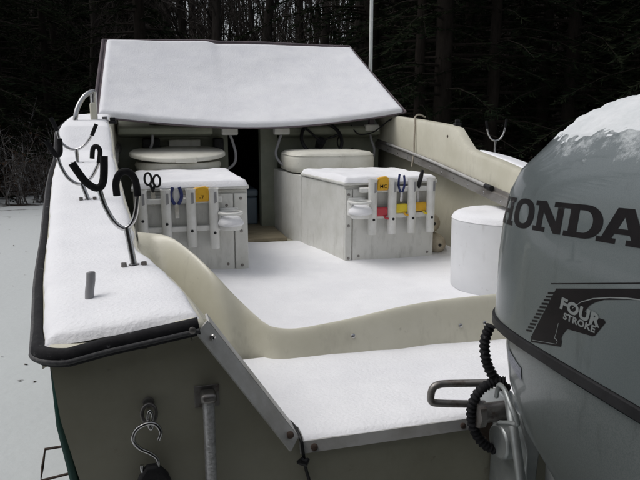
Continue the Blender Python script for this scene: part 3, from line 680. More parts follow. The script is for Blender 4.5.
for z, f in ((1.293, .94), (1.30, .985), (1.33, 1.0), (1.385, 1.0), (1.41, .975), (1.424, .92), (1.430, .75), (1.433, .4)):
    rings.append([(x, y, z) for x, y in rrect(.44, 3.18, .30 * f, .27 * f)])
part('pad', MB().loft(rings), 'vinyl', t, smooth=60)
part('piping', MB().tube([(x, y, 1.405) for x, y in rrect(.44, 3.18, .30 * .985, .27 * .985)], .004, 6, closed=True), 'vinyl', t, smooth=60)
t = thing('cool_box', 'dull blue cool box on the cabin floor in the doorway', 'cool box', (-.09, 3.5, .853))
part('tub', MB().box(-.27, .02, 3.60, 3.95, .853, 1.06), 'blue_cooler', t, bevel=.012)
part('lid', MB().box(-.28, .024, 3.59, 3.96, 1.064, 1.12), 'blue_cooler', t, bevel=.014)

def outlet(x, y, z, path, label):
    t = thing('wiring_box', label, 'wiring box', (x, y, z), 'white wiring boxes under the canvas edge')
    part('case', MB().box(x - .055, x + .055, y - .035, y + .035, z, z + .048), 'box_white', t, bevel=.008)
    part('strap', MB().box(x - .018, x + .018, y - .02, y + .02, z + .048, z + .09), 'canvas', t)
    part('cable', MB().tube(spline(path), .0095, 8), 'conduit', t, smooth=60)
outlet(-.73, 3.36, 1.545, [(-.73, 3.36, 1.55), (-.735, 3.36, 1.48), (-.77, 3.40, 1.38), (-.76, 3.42, 1.25)], 'white wiring box with grey cable above the left of the round seat')
outlet(-.212, 3.34, 1.535, [(-.21, 3.34, 1.54), (-.19, 3.34, 1.48), (-.175, 3.32, 1.40), (-.19, 3.30, 1.34), (-.24, 3.30, 1.30), (-.28, 3.31, 1.28)], 'white wiring box with grey cable right of the round seat')
outlet(.155, 3.34, 1.535, [(.155, 3.34, 1.54), (.13, 3.32, 1.48), (.105, 3.30, 1.40), (.13, 3.25, 1.34), (.19, 3.18, 1.305), (.23, 2.95, 1.29)], 'white wiring box with grey cable by the cabin doorway')
outlet(.86, 3.42, 1.555, [(.85, 3.42, 1.56), (.862, 3.42, 1.49), (.88, 3.40, 1.42), (.87, 3.40, 1.33)], 'white wiring box under the right end of the canvas')
solo('hanging_wire', MB().tube(spline([(1.0, 3.25, 1.66), (.95, 3.3, 1.63), (.86, 3.36, 1.55), (.76, 3.38, 1.53), (.72, 3.40, 1.56), (.70, 3.42, 1.60)]), .005, 6), 'black', 'thin black wire drooping under the right canvas corner', 'wire', (.86, 3.36, 1.55))
solo('hanging_wire', MB().tube(spline([(.66, 3.44, 1.56), (.60, 3.42, 1.50), (.60, 3.40, 1.44), (.66, 3.40, 1.42), (.72, 3.42, 1.43)]), .005, 6), 'black', 'thin black wire looping above the cream seat cushion', 'wire', (.62, 3.42, 1.50))

def buoy(c, d, L, r, label):
    c = Vector(c); d = Vector(d).normalized()
    path = []; rad = []
    for i in range(13):
        k = i / 12; path.append(c + d * (k - .5) * L); rad.append(max(.012, r * (1 - abs(2 * k - 1) ** 3.2) ** .55))
    t = thing('float', label, 'float', c - Vector((0, 0, r)), 'cream floats against the hull side')
    part('body', MB().tube(path, rad, 18), 'buoy', t, smooth=60)
    e = c - d * L * .5
    part('hole', MB().tube([e - d * .002, e + d * .01], [.010, .010], 10), 'dark_gap', t)
buoy((.885, 2.36, .905), (.10, 1, -.05), .24, .062, 'lower of two cream floats beside the right box')
buoy((.875, 2.42, 1.02), (.12, 1, -.08), .24, .062, 'upper of two cream floats beside the right box')

t = thing('bucket', 'tall white bucket with snowy lid behind the outboard motor', 'bucket', (.85, 1.56, .845))
part('body', MB().lathe([(.222, .845), (.226, .85), (.23, .95), (.232, 1.16), (.232, 1.176), (.228, 1.186), (.21, 1.19)], (.85, 1.56, 0), 56), 'bucket_white', t, smooth=50)
part('lid', MB().lathe([(.222, 1.1905), (.2255, 1.192), (.2255, 1.194), (.220, 1.196), (.1, 1.196)], (.85, 1.56, 0), 56), 'bucket_white', t, smooth=50)
def bs(u, v):
    r = u * .2335; a = 2 * math.pi * v; x, y = r * math.cos(a), r * math.sin(a)
    return (.85 + x, 1.56 + y, 1.180 + .034 * edge_prof(.2335 - r, .06) + .003 * fbm(x * 9, y * 9))
o = link('snow_on_bucket', MB().grid(bs, 20, 56).mesh('snow_on_bucket', (0, 0, 0), 70), 'snow'); stuff(o, 'round cap of snow on the white bucket')

# ---------------------------------------------------------------- rod rests
def rod_rest(y, base, post, U, ytip, hook, label, r=.0085):
    """base xyz, post top xz, U list of xz, ytip [(left),(join),(right)], hook list of xz: all at depth y"""
    P = lambda p: (p[0], y, p[1])
    t = thing('rod_rest', label, 'rod rest', base, 'steel rod rests along the side decks')
    part('post', MB().tube([base, P(post)], r * .85, 10), 'steel', t, smooth=60)
    fl = MB()
    fl.tube([(base[0], base[1], base[2] - .004), (base[0], base[1], base[2] + .004)], [.014, .012], 12)
    fp = part('flange', fl, 'steel', t)
    for s_ in (-1, 1): part('bolt', MB().tube([(base[0] + s_ * .022, base[1] - .008, base[2] - .004), (base[0] + s_ * .022, base[1] - .008, base[2] + .010)], [.007, .006], 6), 'old_steel', fp)
    part('fork', MB().tube(spline([P(p) for p in U], 6), r * .68, 10), 'steel', t, smooth=60)
    if ytip:
        part('rubber_cradle', MB().tube(spline([P(p) for p in ytip], 7), r * 1.0, 10), 'foam', t, smooth=60)
    if hook: part('rubber_hook', MB().tube(spline([P(p) for p in hook], 6), r * .94, 10), 'foam', t, smooth=60)
    return t
rod_rest(.42, (-.812, .40, 1.318), (-.824, 1.403), [(-.878, 1.496), (-.868, 1.455), (-.848, 1.415), (-.826, 1.402), (-.806, 1.425), (-.796, 1.475), (-.796, 1.50)],
         [(-.931, 1.553), (-.906, 1.512), (-.882, 1.496), (-.868, 1.512), (-.863, 1.567)], [(-.796, 1.475), (-.799, 1.510), (-.812, 1.530), (-.830, 1.529), (-.841, 1.508), (-.841, 1.477)],
         'nearest steel rod rest with black foam cradle and hook on port deck')
rod_rest(1.2, (-.972, 1.19, 1.377), (-.990, 1.432), [(-1.060, 1.527), (-1.050, 1.488), (-1.030, 1.450), (-.998, 1.430), (-.962, 1.447), (-.938, 1.485), (-.928, 1.51)],
         [(-1.091, 1.575), (-1.072, 1.540), (-1.060, 1.527), (-1.050, 1.540), (-1.049, 1.583)], [(-.930, 1.50), (-.924, 1.54), (-.934, 1.556), (-.946, 1.548), (-.951, 1.515)],
         'middle steel rod rest of the three on the port deck')
rod_rest(1.75, (-1.053, 1.75, 1.459), (-1.055, 1.521), [(-1.124, 1.60), (-1.115, 1.558), (-1.09, 1.53), (-1.057, 1.52), (-1.02, 1.54), (-.99, 1.58), (-.975, 1.61)],
         [(-1.124, 1.598), (-1.133, 1.625), (-1.145, 1.652)], [(-.99, 1.578), (-.978, 1.605), (-.969, 1.625)],
         'farthest steel rod rest on the port deck near the canvas')
rod_rest(2.05, (1.09, 2.05, 1.452), (1.09, 1.527), [(1.035, 1.595), (1.045, 1.562), (1.065, 1.536), (1.09, 1.527), (1.118, 1.537), (1.138, 1.565), (1.146, 1.60)],
         [(1.037, 1.592), (1.032, 1.612), (1.028, 1.635)], [(1.146, 1.598), (1.15, 1.62), (1.153, 1.645)],
         'lone pale rod rest on the starboard deck beyond the motor', r=.0065)

# boat pole lying on the starboard inner rail
bp_ = thing('boat_pole', 'pale metal pole with black end lying along the starboard rail', 'pole', (.88, 1.7, 1.32))
pth = [(A(y) - .024, y, strip_z(y) + .018) for y in [1.74 + .12 * i for i in range(14)]]
part('shaft', MB().tube(pth, .009, 10), 'aluminium', bp_, smooth=60)
part('end_grip', MB().tube([(A(1.68) - .024, 1.68, strip_z(1.68) + .018), (A(1.74) - .024, 1.745, strip_z(1.74) + .018)], .0135, 10), 'black', bp_, smooth=60)
solo('rope', MB().tube(spline([(1.05, 2.88, 1.655), (1.0, 2.87, 1.672), (.966, 2.86, 1.655), (.957, 2.84, 1.60), (.95, 2.83, 1.50), (.946, 2.82, 1.42), (.925, 2.80, 1.33)]), .0055, 8), 'rope', 'cream rope hanging over the starboard coaming by the canvas corner', 'rope', (.957, 2.84, 1.6))
solo('antenna', MB().tube([(1.13, 4.2, 1.70), (1.13, 4.2, 2.2), (1.13, 4.2, 4.6)], [.017, .0155, .010], 12), 'antenna', 'tall thin white whip antenna behind the canvas cover', 'antenna', (1.13, 4.2, 1.7))

# ---------------------------------------------------------------- tie-down strap and cord on the transom
t = thing('tie_down_strap', 'black tie down strap with steel S hook hanging from the transom eye', 'strap', (-.79, -.03, 1.0))
hk = [(-.790, 1.152), (-.784, 1.140), (-.786, 1.128), (-.800, 1.128), (-.812, 1.118), (-.812, 1.100), (-.800, 1.088), (-.786, 1.078), (-.778, 1.066), (-.782, 1.050), (-.794, 1.044), (-.806, 1.052), (-.808, 1.064)]
part('hook', MB().tube(spline([(-.776, -.03, 1.108), (-.772, -.03, 1.122), (-.780, -.028, 1.136)] + [(x, -.028, z) for x, z in [(-.795, 1.139), (-.812, 1.130), (-.818, 1.112), (-.808, 1.095), (-.792, 1.084), (-.780, 1.070), (-.782, 1.052), (-.796, 1.045), (-.806, 1.053), (-.806, 1.064)]], 5), .0036, 8), 'steel', t, smooth=60)
part('shackle', MB().tube([(-.788 + .008 * math.sin(a) * .5, -.022, 1.142 + .017 * math.cos(a)) for a in [2 * math.pi * i / 16 for i in range(16)]], .003, 8, closed=True), 'steel', t, smooth=60)
part('webbing', MB().prism([(-.800, 1.060), (-.780, 1.060), (-.764, 1.042), (-.757, 1.02), (-.752, .95), (-.752, .72), (-.826, .72), (-.826, .95), (-.822, 1.015), (-.812, 1.042)], -.036, -.018), 'strap', t, bevel=.004)
cp = spline([(-.525, .06, 1.062), (-.522, .02, 1.066), (-.520, -.012, 1.058), (-.517, -.016, 1.03), (-.512, -.016, 1.00), (-.505, -.014, .97), (-.498, -.014, .9), (-.49, -.014, .8)])
solo('cord', MB().tube(cp, .0032, 8).tube([(-.529, -.016, 1.018), (-.522, -.02, 1.022), (-.515, -.022, 1.018), (-.508, -.018, 1.024)], [.003, .008, .008, .003], 8), 'black', 'thin black cord knotted round the corner of the transom trim', 'cord', (-.51, -.01, 1.0))

# ---------------------------------------------------------------- outboard motor
motor = thing('outboard_motor', 'big grey outboard motor with HONDA lettering and snow on its cowl', 'outboard motor', (0, -.1, .25))
SEC = [(1.316, .226, -.060, -.78), (1.36, .226, -.062, -.78), (1.42, .226, -.063, -.777), (1.48, .223, -.068, -.77), (1.53, .217, -.078, -.758), (1.565, .206, -.095, -.742), (1.592, .186, -.120, -.72),
       (1.617, .168, -.142, -.695), (1.640, .142, -.172, -.66), (1.657, .108, -.210, -.62), (1.669, .066, -.265, -.55), (1.674, .018, -.33, -.47)]
TILT = .055
def sec_at(z):
    for a, b_ in zip(SEC, SEC[1:]):
        if z <= b_[0]:
            k = max(0, (z - a[0]) / (b_[0] - a[0])); return [a[i] + (b_[i] - a[i]) * k for i in range(1, 4)]
    return list(SEC[-1][1:])
NEXP = 4.2
def cowl_ring(hw, yf, yr, z, k=200, off=0., tilt=TILT, n=NEXP):
    cy, hy = (yf + yr) / 2, (yf - yr) / 2; out = []
    for j in range(k):
        a = 2 * math.pi * j / k; c, s_ = math.cos(a), math.sin(a)
        x = (hw + off) * math.copysign(abs(c) ** (2 / n), c); y = cy + (hy + off) * math.copysign(abs(s_) ** (2 / n), s_)
        out.append((x, y, z + tilt * (-.1 - y) * min(1, max(0, (z - 1.316) / .18))))
    return out
def cowl_x(y, z0):
    """port side x of the cowl at (y, world z)"""
    z = z0
    for _ in range(4): z = z0 - TILT * (-.1 - y) * min(1, max(0, (z - 1.316) / .18))
    hw, yf, yr = sec_at(z); cy, hy = (yf + yr) / 2, (yf - yr) / 2
    q = min(.9999, abs((y - cy) / hy)); return -hw * (1 - q ** NEXP) ** (1 / NEXP)
cw = MB(); cw.loft([cowl_ring(hw, yf, yr, z) for z, hw, yf, yr in SEC])
cowl = part('cowl', cw, 'paint_grey', motor, smooth=50)
part('seam_band', MB().loft([cowl_ring(hw, yf, yr, z) for z, hw, yf, yr in ((1.295, .220, -.066, -.774), (1.299, .2295, -.0565, -.7835), (1.313, .2295, -.0565, -.7835), (1.317, .220, -.066, -.774))]), 'black', motor, smooth=30)
LOW = [(1.294, .224, -.061, -.78), (1.26, .225, -.062, -.778), (1.20, .219, -.074, -.768), (1.13, .199, -.108, -.735), (1.06, .162, -.160, -.68), (1.0, .114, -.212, -.61), (.94, .09, -.235, -.55)]
lower = part('lower_cowl', MB().loft([cowl_ring(hw, yf, yr, z, 200, n=3.0) for z, hw, yf, yr in LOW]), 'paint_low', motor, smooth=50)
leg = MB(); leg.loft([[(x, y, z) for x, y in rrect(0, cy, hx_, hy_, 2.4, 24)] for z, hx_, cy, hy_ in ((.95, .075, -.38, .15), (.8, .06, -.37, .13), (.6, .05, -.36, .11), (.42, .045, -.36, .11), (.34, .03, -.36, .10))])
part('midsection', leg, 'paint_low', motor, smooth=50)
part('cavitation_plate', MB().prism(rrect(0, -.42, .10, .24, 2.5, 24), .43, .445, 'z'), 'paint_low', motor)
gcase = MB().tube([(0, y, .30) for y in (-.12, -.16, -.24, -.36, -.5, -.6)], [.004, .03, .05, .055, .05, .035], 16)
gcase.prism([(-.28, .26), (-.46, .26), (-.44, .12), (-.40, .11)], -.006, .006, 'x')
part('gearcase', gcase, 'paint_low', motor, smooth=50)
pr_ = MB()
for k in range(3):
    a = 2 * math.pi * k / 3; ca, sa = math.cos(a), math.sin(a)
    vs = []
    for r_, w_, tw in ((.035, .03, .9), (.08, .06, .75), (.13, .06, .6), (.16, .02, .5)):
        for s_ in (-1, 1):
            lx, ly = s_ * w_ * math.cos(tw), s_ * w_ * math.sin(tw)
            vs.append((r_ * ca - lx * sa, -.62 + ly, .30 + r_ * sa + lx * ca))
    pr_.add(vs, [(0, 1, 3, 2), (2, 3, 5, 4), (4, 5, 7, 6)])
pr_.tube([(0, -.58, .30), (0, -.68, .30)], [.036, .028], 14)
po = part('propeller', pr_, 'cast_silver', motor, smooth=50); md = po.modifiers.new('thickness', 'SOLIDIFY'); md.thickness = .004

def on_cowl(polys, name, m, parent, off, sub=.012):
    """polygons in (y, z) laid on the port side of the cowl"""
    bm = bmesh.new()
    for pl_ in polys:
        loops = pl_ if isinstance(pl_[0][0], (tuple, list)) else [pl_]
        flat = [q for l in loops for q in l]
        tri = tessellate_polygon([[Vector((q[0], q[1], 0)) for q in l] for l in loops])
        vs = [bm.verts.new((0, q[0], q[1])) for q in flat]
        for t_ in tri:
            try: bm.faces.new([vs[i] for i in t_])
            except ValueError: pass
    for _ in range(5):
        ed = [e for e in bm.edges if e.calc_length() > sub]
        if not ed: break
        bmesh.ops.subdivide_edges(bm, edges=ed, cuts=1); bmesh.ops.triangulate(bm, faces=bm.faces)
    og = ORIG[parent]
    for v in bm.verts:
        x = cowl_x(v.co.y, v.co.z)
        v.co = Vector((x - off, v.co.y + (off if v.co.y > -.2 else 0) * 1.0, v.co.z)) - og
    for f in bm.faces:
        f.normal_update()
        if f.normal.x > 0: f.normal_flip()
        f.smooth = True
    me = bpy.data.meshes.new(name); bm.to_mesh(me); bm.free()
    o = link(name, me, m, parent); ORIG[o] = og
    return o
def ell(cx, cy, rx, ry, n=28, e=2.4, a0=0, a1=2 * math.pi):
    out = []
    for i in range(n):
        a = a0 + (a1 - a0) * i / n; c, s_ = math.cos(a), math.sin(a)
        out.append((cx + rx * math.copysign(abs(c) ** (2 / e), c), cy + ry * math.copysign(abs(s_) ** (2 / e), s_)))
    return out
def darc(x0, xr, cy, ry, n=16):
    return [(x0 + xr * math.cos(a) ** .9, cy + ry * math.sin(a)) for a in [-math.pi / 2 + 1e-6 + math.pi * i / n * .999999 for i in range(n + 1)]]
GL = {
 'H': [[(0, 0), (.52, 0), (.52, .16), (.40, .16), (.40, .42), (.80, .42), (.80, .16), (.68, .16), (.68, 0), (1.2, 0), (1.2, .16), (1.06, .16), (1.06, .84), (1.2, .84), (1.2, 1), (.68, 1), (.68, .84), (.80, .84), (.80, .58), (.40, .58), (.40, .84), (.52, .84), (.52, 1), (0, 1), (0, .84), (.14, .84), (.14, .16), (0, .16)]],
 'O': [ell(.58, .5, .56, .52), list(reversed(ell(.58, .5, .27, .34)))],
 'N': [[(0, 0), (.5, 0), (.5, .16), (.36, .16), (.36, .66), (.84, 0), (1.10, 0), (1.10, .84), (1.24, .84), (1.24, 1), (.74, 1), (.74, .84), (.88, .84), (.88, .38), (.42, 1), (0, 1), (0, .84), (.14, .84), (.14, .16), (0, .16)]],
 'D': [[(0, 0), (.6, 0)] + darc(.6, .56, .5, .5) + [(0, 1), (0, .84), (.14, .84), (.14, .16), (0, .16)], list(reversed([(.42, .17)] + darc(.58, .29, .5, .33) + [(.42, .83)]))],
 'A': [[(0, 0), (.46, 0), (.46, .15), (.36, .15), (.41, .28), (.76, .28), (.81, .15), (.70, .15), (.70, 0), (1.22, 0), (1.22, .15), (1.10, .15), (.76, 1), (.40, 1), (.12, .15), (0, .15)], list(reversed([(.47, .43), (.70, .43), (.585, .76)]))],
}
def lettering():
    for ch, w_, y0, yw in (('H', 1.2, -.124, .062), ('O', 1.14, -.187, .063), ('N', 1.24, -.251, .077), ('D', 1.16, -.325, .074), ('A', 1.22, -.391, .090)):
        loops = []
        for lp in GL[ch]:
            loops.append([(y0 - u / w_ * yw, 1.477 + v * .0445 + .072 * (-.13 - (y0 - u / w_ * yw))) for u, v in lp])
        on_cowl([loops], 'letter', 'decal_black', cowl, .0004, .010)
lettering()
# four stroke decal
F = {0: (-.3247, 1.4151), 1: (-.500, 1.4618), 2: (-.500, 1.4492), 3: (-.4198, 1.4258), 4: (-.3943, 1.4109), 5: (-.3865, 1.4008), 6: (-.423, 1.4009), 7: (-.4093, 1.3749), 8: (-.3549, 1.3656), 9: (-.3463, 1.3545), 10: (-.3348, 1.3477), 11: (-.3456, 1.3432), 12: (-.3444, 1.3359), 13: (-.2739, 1.3176), 14: (-.278, 1.3235), 15: (-.2729, 1.3262), 16: (-.2605, 1.3295)}
decal = on_cowl([[F[0], F[1], F[2], F[3], (-.405, 1.4185), F[4], F[5], (-.392, 1.398), F[6], (-.426, 1.398), F[7], (-.405, 1.3725), F[8], F[9], (-.344, 1.3485), F[11], F[12], F[13], F[15], (-.2745, 1.3285)]], 'emblem', 'decal_black', cowl, .0004, .010)
pin = lambda a, b, w: [a, b, (b[0], b[1] - w), (a[0], a[1] - w)]
on_cowl([pin((-.312, 1.4195), (-.475, 1.4625), .0016)], 'emblem_line', 'decal_black', cowl, .0004)
st = []
for i in range(12):
    k = (i + .5) / 12; yb = -.3215 + .052 * k * 1.0; zb = 1.4115 - .079 * k
    yl = yb + .013
    st.append(pin((yl, zb + .0 - .0032), (yb - .002, zb + .0006), .0030))
on_cowl(st, 'emblem_stripes', 'decal_black', cowl, .0004)
# silver outline inside the emblem
ol = [(-.498, 1.4470), (-.458, 1.4395), (-.43, 1.4325), (-.4, 1.4225), (-.378, 1.4115), (-.362, 1.398)]
on_cowl([ol + [(y + .0004, z - .0016) for y, z in reversed(ol)]], 'emblem_outline', 'decal_silver', decal, .0007)
ol2 = [(-.336, 1.368), (-.333, 1.3530), (-.330, 1.3445), (-.337, 1.3420), (-.334, 1.3365), (-.278, 1.3225)]
on_cowl([ol2 + [(y + .0012, z - .0010) for y, z in reversed(ol2)]], 'emblem_outline', 'decal_silver', decal, .0007)
def cowl_text(body, size, y, z, ang, offset, shear, sx_=1.0):
    me = text_mesh(body, size, offset, shear); ca, sa = math.cos(ang), math.sin(ang)
    bm = bmesh.new(); bm.from_mesh(me); bmesh.ops.triangulate(bm, faces=bm.faces)
    og = ORIG[cowl]
    for v in bm.verts:
        u, w_ = v.co.x * sx_, v.co.y
        yy, zz = y - (u * ca - w_ * sa), z + u * sa + w_ * ca
        v.co = Vector((cowl_x(yy, zz) - .0008, yy, zz)) - og
    for f in bm.faces:
        f.normal_update()
        if f.normal.x > 0: f.normal_flip()
    bm.to_mesh(me); bm.free(); o = link('emblem_text', me, 'decal_silver', decal); ORIG[o] = og
cowl_text('FOUR', .0225, -.3745, 1.3895, R(-1.5), .0011, .12, 1.28)
cowl_text('STROKE', .0128, -.3765, 1.3780, R(1.0), .0005, .12, 1.30)
# rating label on the lower cowl
def low_x(y, z):
    for a, b_ in zip(LOW, LOW[1:]):
        if b_[0] <= z <= a[0]:
            k = (a[0] - z) / (a[0] - b_[0]); hw, yf, yr = [a[i] + (b_[i] - a[i]) * k for i in (1, 2, 3)]
            cy, hy = (yf + yr) / 2, (yf - yr) / 2; q = min(.999, abs((y - cy) / hy)); return -hw * (1 - q ** 3.0) ** (1 / 3.0)
    return -.2
lb = MB().grid(lambda u, v: (low_x(-.175 - .065 * u, 1.270 - .010 * u - .022 * v) - .0012, -.175 - .065 * u + .0006, 1.270 - .010 * u - .022 * v), 8, 3)
part('rating_label', lb, 'label_grey', lower)
# clamp bracket, tilt tube, hoses
for s_ in (-1, 1):
    xb = s_ * .105
    part('clamp_bracket', MB().prism([(.055, 1.085), (-.02, 1.115), (-.10, 1.10), (-.135, 1.04), (-.125, .90), (-.06, .70), (-.008, .66), (-.008, 1.058), (.048, 1.058), (.048, .98), (.055, .98)], xb - .013, xb + .013, 'x'), 'cast_silver', motor, bevel=.006)
swv = MB()
swv.loft([[(x, y, z) for x, y in rrect(0, -.165, hx_, .05, 3, 20)] for z, hx_ in ((1.12, .085), (1.05, .088), (.9, .08), (.7, .06))])
part('swivel_bracket', swv, 'cast_silver', motor, smooth=50)
part('tilt_tube', MB().tube([(-.175, -.055, 1.088), (.175, -.055, 1.088)], .019, 14).tube([(-.185, -.055, 1.088), (-.172, -.055, 1.088)], .027, 8), 'old_steel', motor, smooth=40)
part('cover_rib', MB().tube(spline([(-.118, -.06, 1.125), (-.135, -.10, 1.10), (-.142, -.135, 1.05), (-.14, -.155, .98), (-.13, -.16, .85)]), .009, 8), 'cast_silver', motor, smooth=60)
part('bracket_cap', MB().tube([(-.145, -.075, 1.035), (-.115, -.075, 1.035)], [.034, .036], 20), 'cast_silver', motor, bevel=.004)
def corrugated(path, r, name, m='rubber'):
    p = spline(path, 14)
    return part(name, MB().tube(p, [r + .0016 * math.sin(i * 1.9) for i in range(len(p))], 12), m, motor, smooth=60)
corrugated([(-.165, -.06, 1.268), (-.173, -.056, 1.235), (-.168, -.058, 1.195), (-.150, -.062, 1.16), (-.125, -.068, 1.138)], .0092, 'wiring_hose')
corrugated([(-.135, -.075, 1.158), (-.155, -.065, 1.155), (-.178, -.055, 1.135), (-.190, -.05, 1.10), (-.185, -.05, 1.06), (-.165, -.055, 1.025), (-.135, -.065, 1.008), (-.10, -.08, 1.005)], .0092, 'control_hose')
part('fuel_pipe', MB().tube(spline([(-.16, -.085, 1.135), (-.165, -.10, 1.165), (-.175, -.135, 1.172), (-.18, -.165, 1.155), (-.175, -.18, 1.13), (-.17, -.15, 1.115), (-.165, -.11, 1.095)], 8), 
.0045, 8), 'cast_silver', motor, smooth=60)
part('steering_link', MB().tube(spline([(-.15, -.03, 1.093), (-.24, -.012, 1.098), (-.256, -.01, 1.104), (-.258, -.01, 1.116), (-.254, -.01, 1.130), (-.244, -.01, 1.136), (-.22, -.012, 1.137), (-.13, -.04, 1.140)], 6), .0075, 10), 'old_steel', motor, smooth=60)
# thin snow on the cowl
sc_ = MB()
rings = []
for z, hw, yf, yr in SEC[5:]:
    rings.append(cowl_ring(hw, yf, yr, z, 360))
def cs_pt(i, j):
    return Vector(rings[i][j % 360])
fine = []
for i in range(len(rings) - 1):
    for k in range(14): fine.append([cs_pt(i, j).lerp(cs_pt(i + 1, j), k / 14) for j in range(360)])
fine.append([cs_pt(len(rings) - 1, j) for j in range(360)])
vs, fs = [], []
cen = Vector((0, -.4, 1.3))
idx = {}
def cov(p):
    # covered where the cowl top faces up; port shoulder half blown clean
    q = (p.z - TILT * (-.1 - p.y) - 1.585) / .05 + .35 * fbm(p.x * 9, p.y * 6, 3.3) + .15 * nz(p.x * 60, p.y * 60, p.z * 60)
    band = math.exp(-((p.z - TILT * (-.1 - p.y) - 1.632) / .007) ** 2) * sstep((-.17 - p.y) / -.06 if False else 1)
    return q - .42
for i, r_ in enumerate(fine):
    for j, p in enumerate(r_):
        c = cov(p); n_ = (p - cen).normalized()
        h = -.0016 + .011 * max(0., min(1., c * .9)) ** 1.15 + .0022 * nz(p.x * 150, p.y * 150, p.z * 150) + .0012 * nz(p.x * 60, p.y * 60, p.z * 60 + 4) if c > 0 else -.0035
        idx[(i, j)] = len(vs); vs.append(p + Vector((n_.x * .6, n_.y * .3, n_.z)).normalized() * h)
for i in range(len(fine) - 1):
    for j in range(360): fs.append((idx[(i, j)], idx[(i, (j + 1) % 360)], idx[(i + 1, (j + 1) % 360)], idx[(i + 1, j)]))
sc_.add(vs, fs)
o = link('snow_on_motor', sc_.mesh('snow_on_motor', (0, 0, 0), 80), 'snow_thin'); stuff(o, 'thin windblown snow on top of the grey motor cowl')
lump = MB()
for cx_, cy_, cz_, r_ in ((-.135, .012, 1.052, .026), (-.112, .005, 1.046, .02)):
    lump.add(*(lambda c, r: ([(c[0] + r * math.cos(a) * math.sin(b_), c[1] + r * math.sin(a) * math.sin(b_), c[2] + r * .55 * math.cos(b_)) for b_ in [math.pi * (i + .0) / 8 + .001 for i in range(9)] for a in [2 * math.pi * j / 14 for j in range(14)]],
        [(i * 14 + j, i * 14 + (j + 1) % 14, (i + 1) * 14 + (j + 1) % 14, (i + 1) * 14 + j) for i in range(8) for j in range(14)]))((cx_, cy_, cz_), r_))
o = link('snow_lump', lump.mesh('snow_lump', (0, 0, 0), 80), 'snow'); stuff(o, 'small lump of snow on the transom beside the motor clamp')

# ---------------------------------------------------------------- trailer
tr = thing('boat_trailer', 'dark steel boat trailer under the hull with rusty bracket', 'trailer', (0, 2.2, 0))
for s_ in (-1, 1):
    part('frame_rail', MB().box(s_ * .62 - .03, s_ * .62 + .03, .05, 5.2, .34, .42), 'rust', tr, bevel=.006)
    part('bunk', MB().box(s_ * .55 - .045, s_ * .55 + .045, .1, 3.6, .55, .64), 'dark_wood', tr, bevel=.01)
    for yb in (.5, 3.0): part('bunk_post', MB().box(s_ * .55 - .025, s_ * .55 + .025, yb, yb + .06, .42, .56), 'rust', tr)
    w_ = part('wheel', MB().tube([(s_ * .72, 1.9, .31), (s_ * .735, 1.9, .31), (s_ * .83, 1.9, .31), (s_ * .845, 1.9, .31)], [.26, .31, .31, .26], 32), 'tyre', tr, smooth=40)
    part('rim', MB().tube([(s_ * .80, 1.9, .31), (s_ * .85, 1.9, .31)], [.17, .16], 24), 'old_steel', w_, smooth=40)
for yb in (.12, 1.86, 3.6): part('cross_member', MB().box(-.74, .74, yb, yb + .07, .28, .339), 'rust', tr, bevel=.005)
part('tongue', MB().box(-.04, .04, 3.6, 7.6, .34, .42), 'rust', tr, bevel=.006)
part('jack', MB().tube([(0, 7.3, .02), (0, 7.3, .9)], .03, 12), 'old_steel', tr)
# rusty guide bracket sticking out to port
gb = MB().tube([(-1.0, .72, .645), (-1.112, .72, .630), (-1.108, .74, .66), (-1.10, .76, .705), (-.96, .76, .710)], .0045, 6)
gb.tube([(-.62, .72, .40), (-.9, .72, .60), (-1.0, .72, .645)], .010, 8).tube([(-.96, .76, .710), (-.62, .76, .40)], .008, 8)
part('guide_bracket', gb, 'rust', tr, smooth=40)

# ---------------------------------------------------------------- dead leaves blown over the snow
lf_ = MB(); rl = random.Random(9)
for i in range(170):
    x, y = rl.uniform(-7, -1.3), rl.uniform(2.5, 12) ; z = ground_z(x, y) + .004; a = rl.uniform(0, 6.28); w_ = rl.uniform(.004, .012); l_ = w_ * rl.uniform(1.5, 3)
    c, s_ = math.cos(a), math.sin(a)
    lf_.add([(x - c * l_, y - s_ * l_, z), (x - s_ * w_, y + c * w_, z + rl.uniform(0, .008)), (x + c * l_, y + s_ * l_, z + rl.uniform(0, .012)), (x + s_ * w_, y - c * w_, z)], [(0, 1, 2, 3)])
ground_like('dead_leaves', lf_, 'old_leaf', 'stuff', None, 'scattered dead leaves on the snowy ground left of the boat', 'leaves', fix=False)

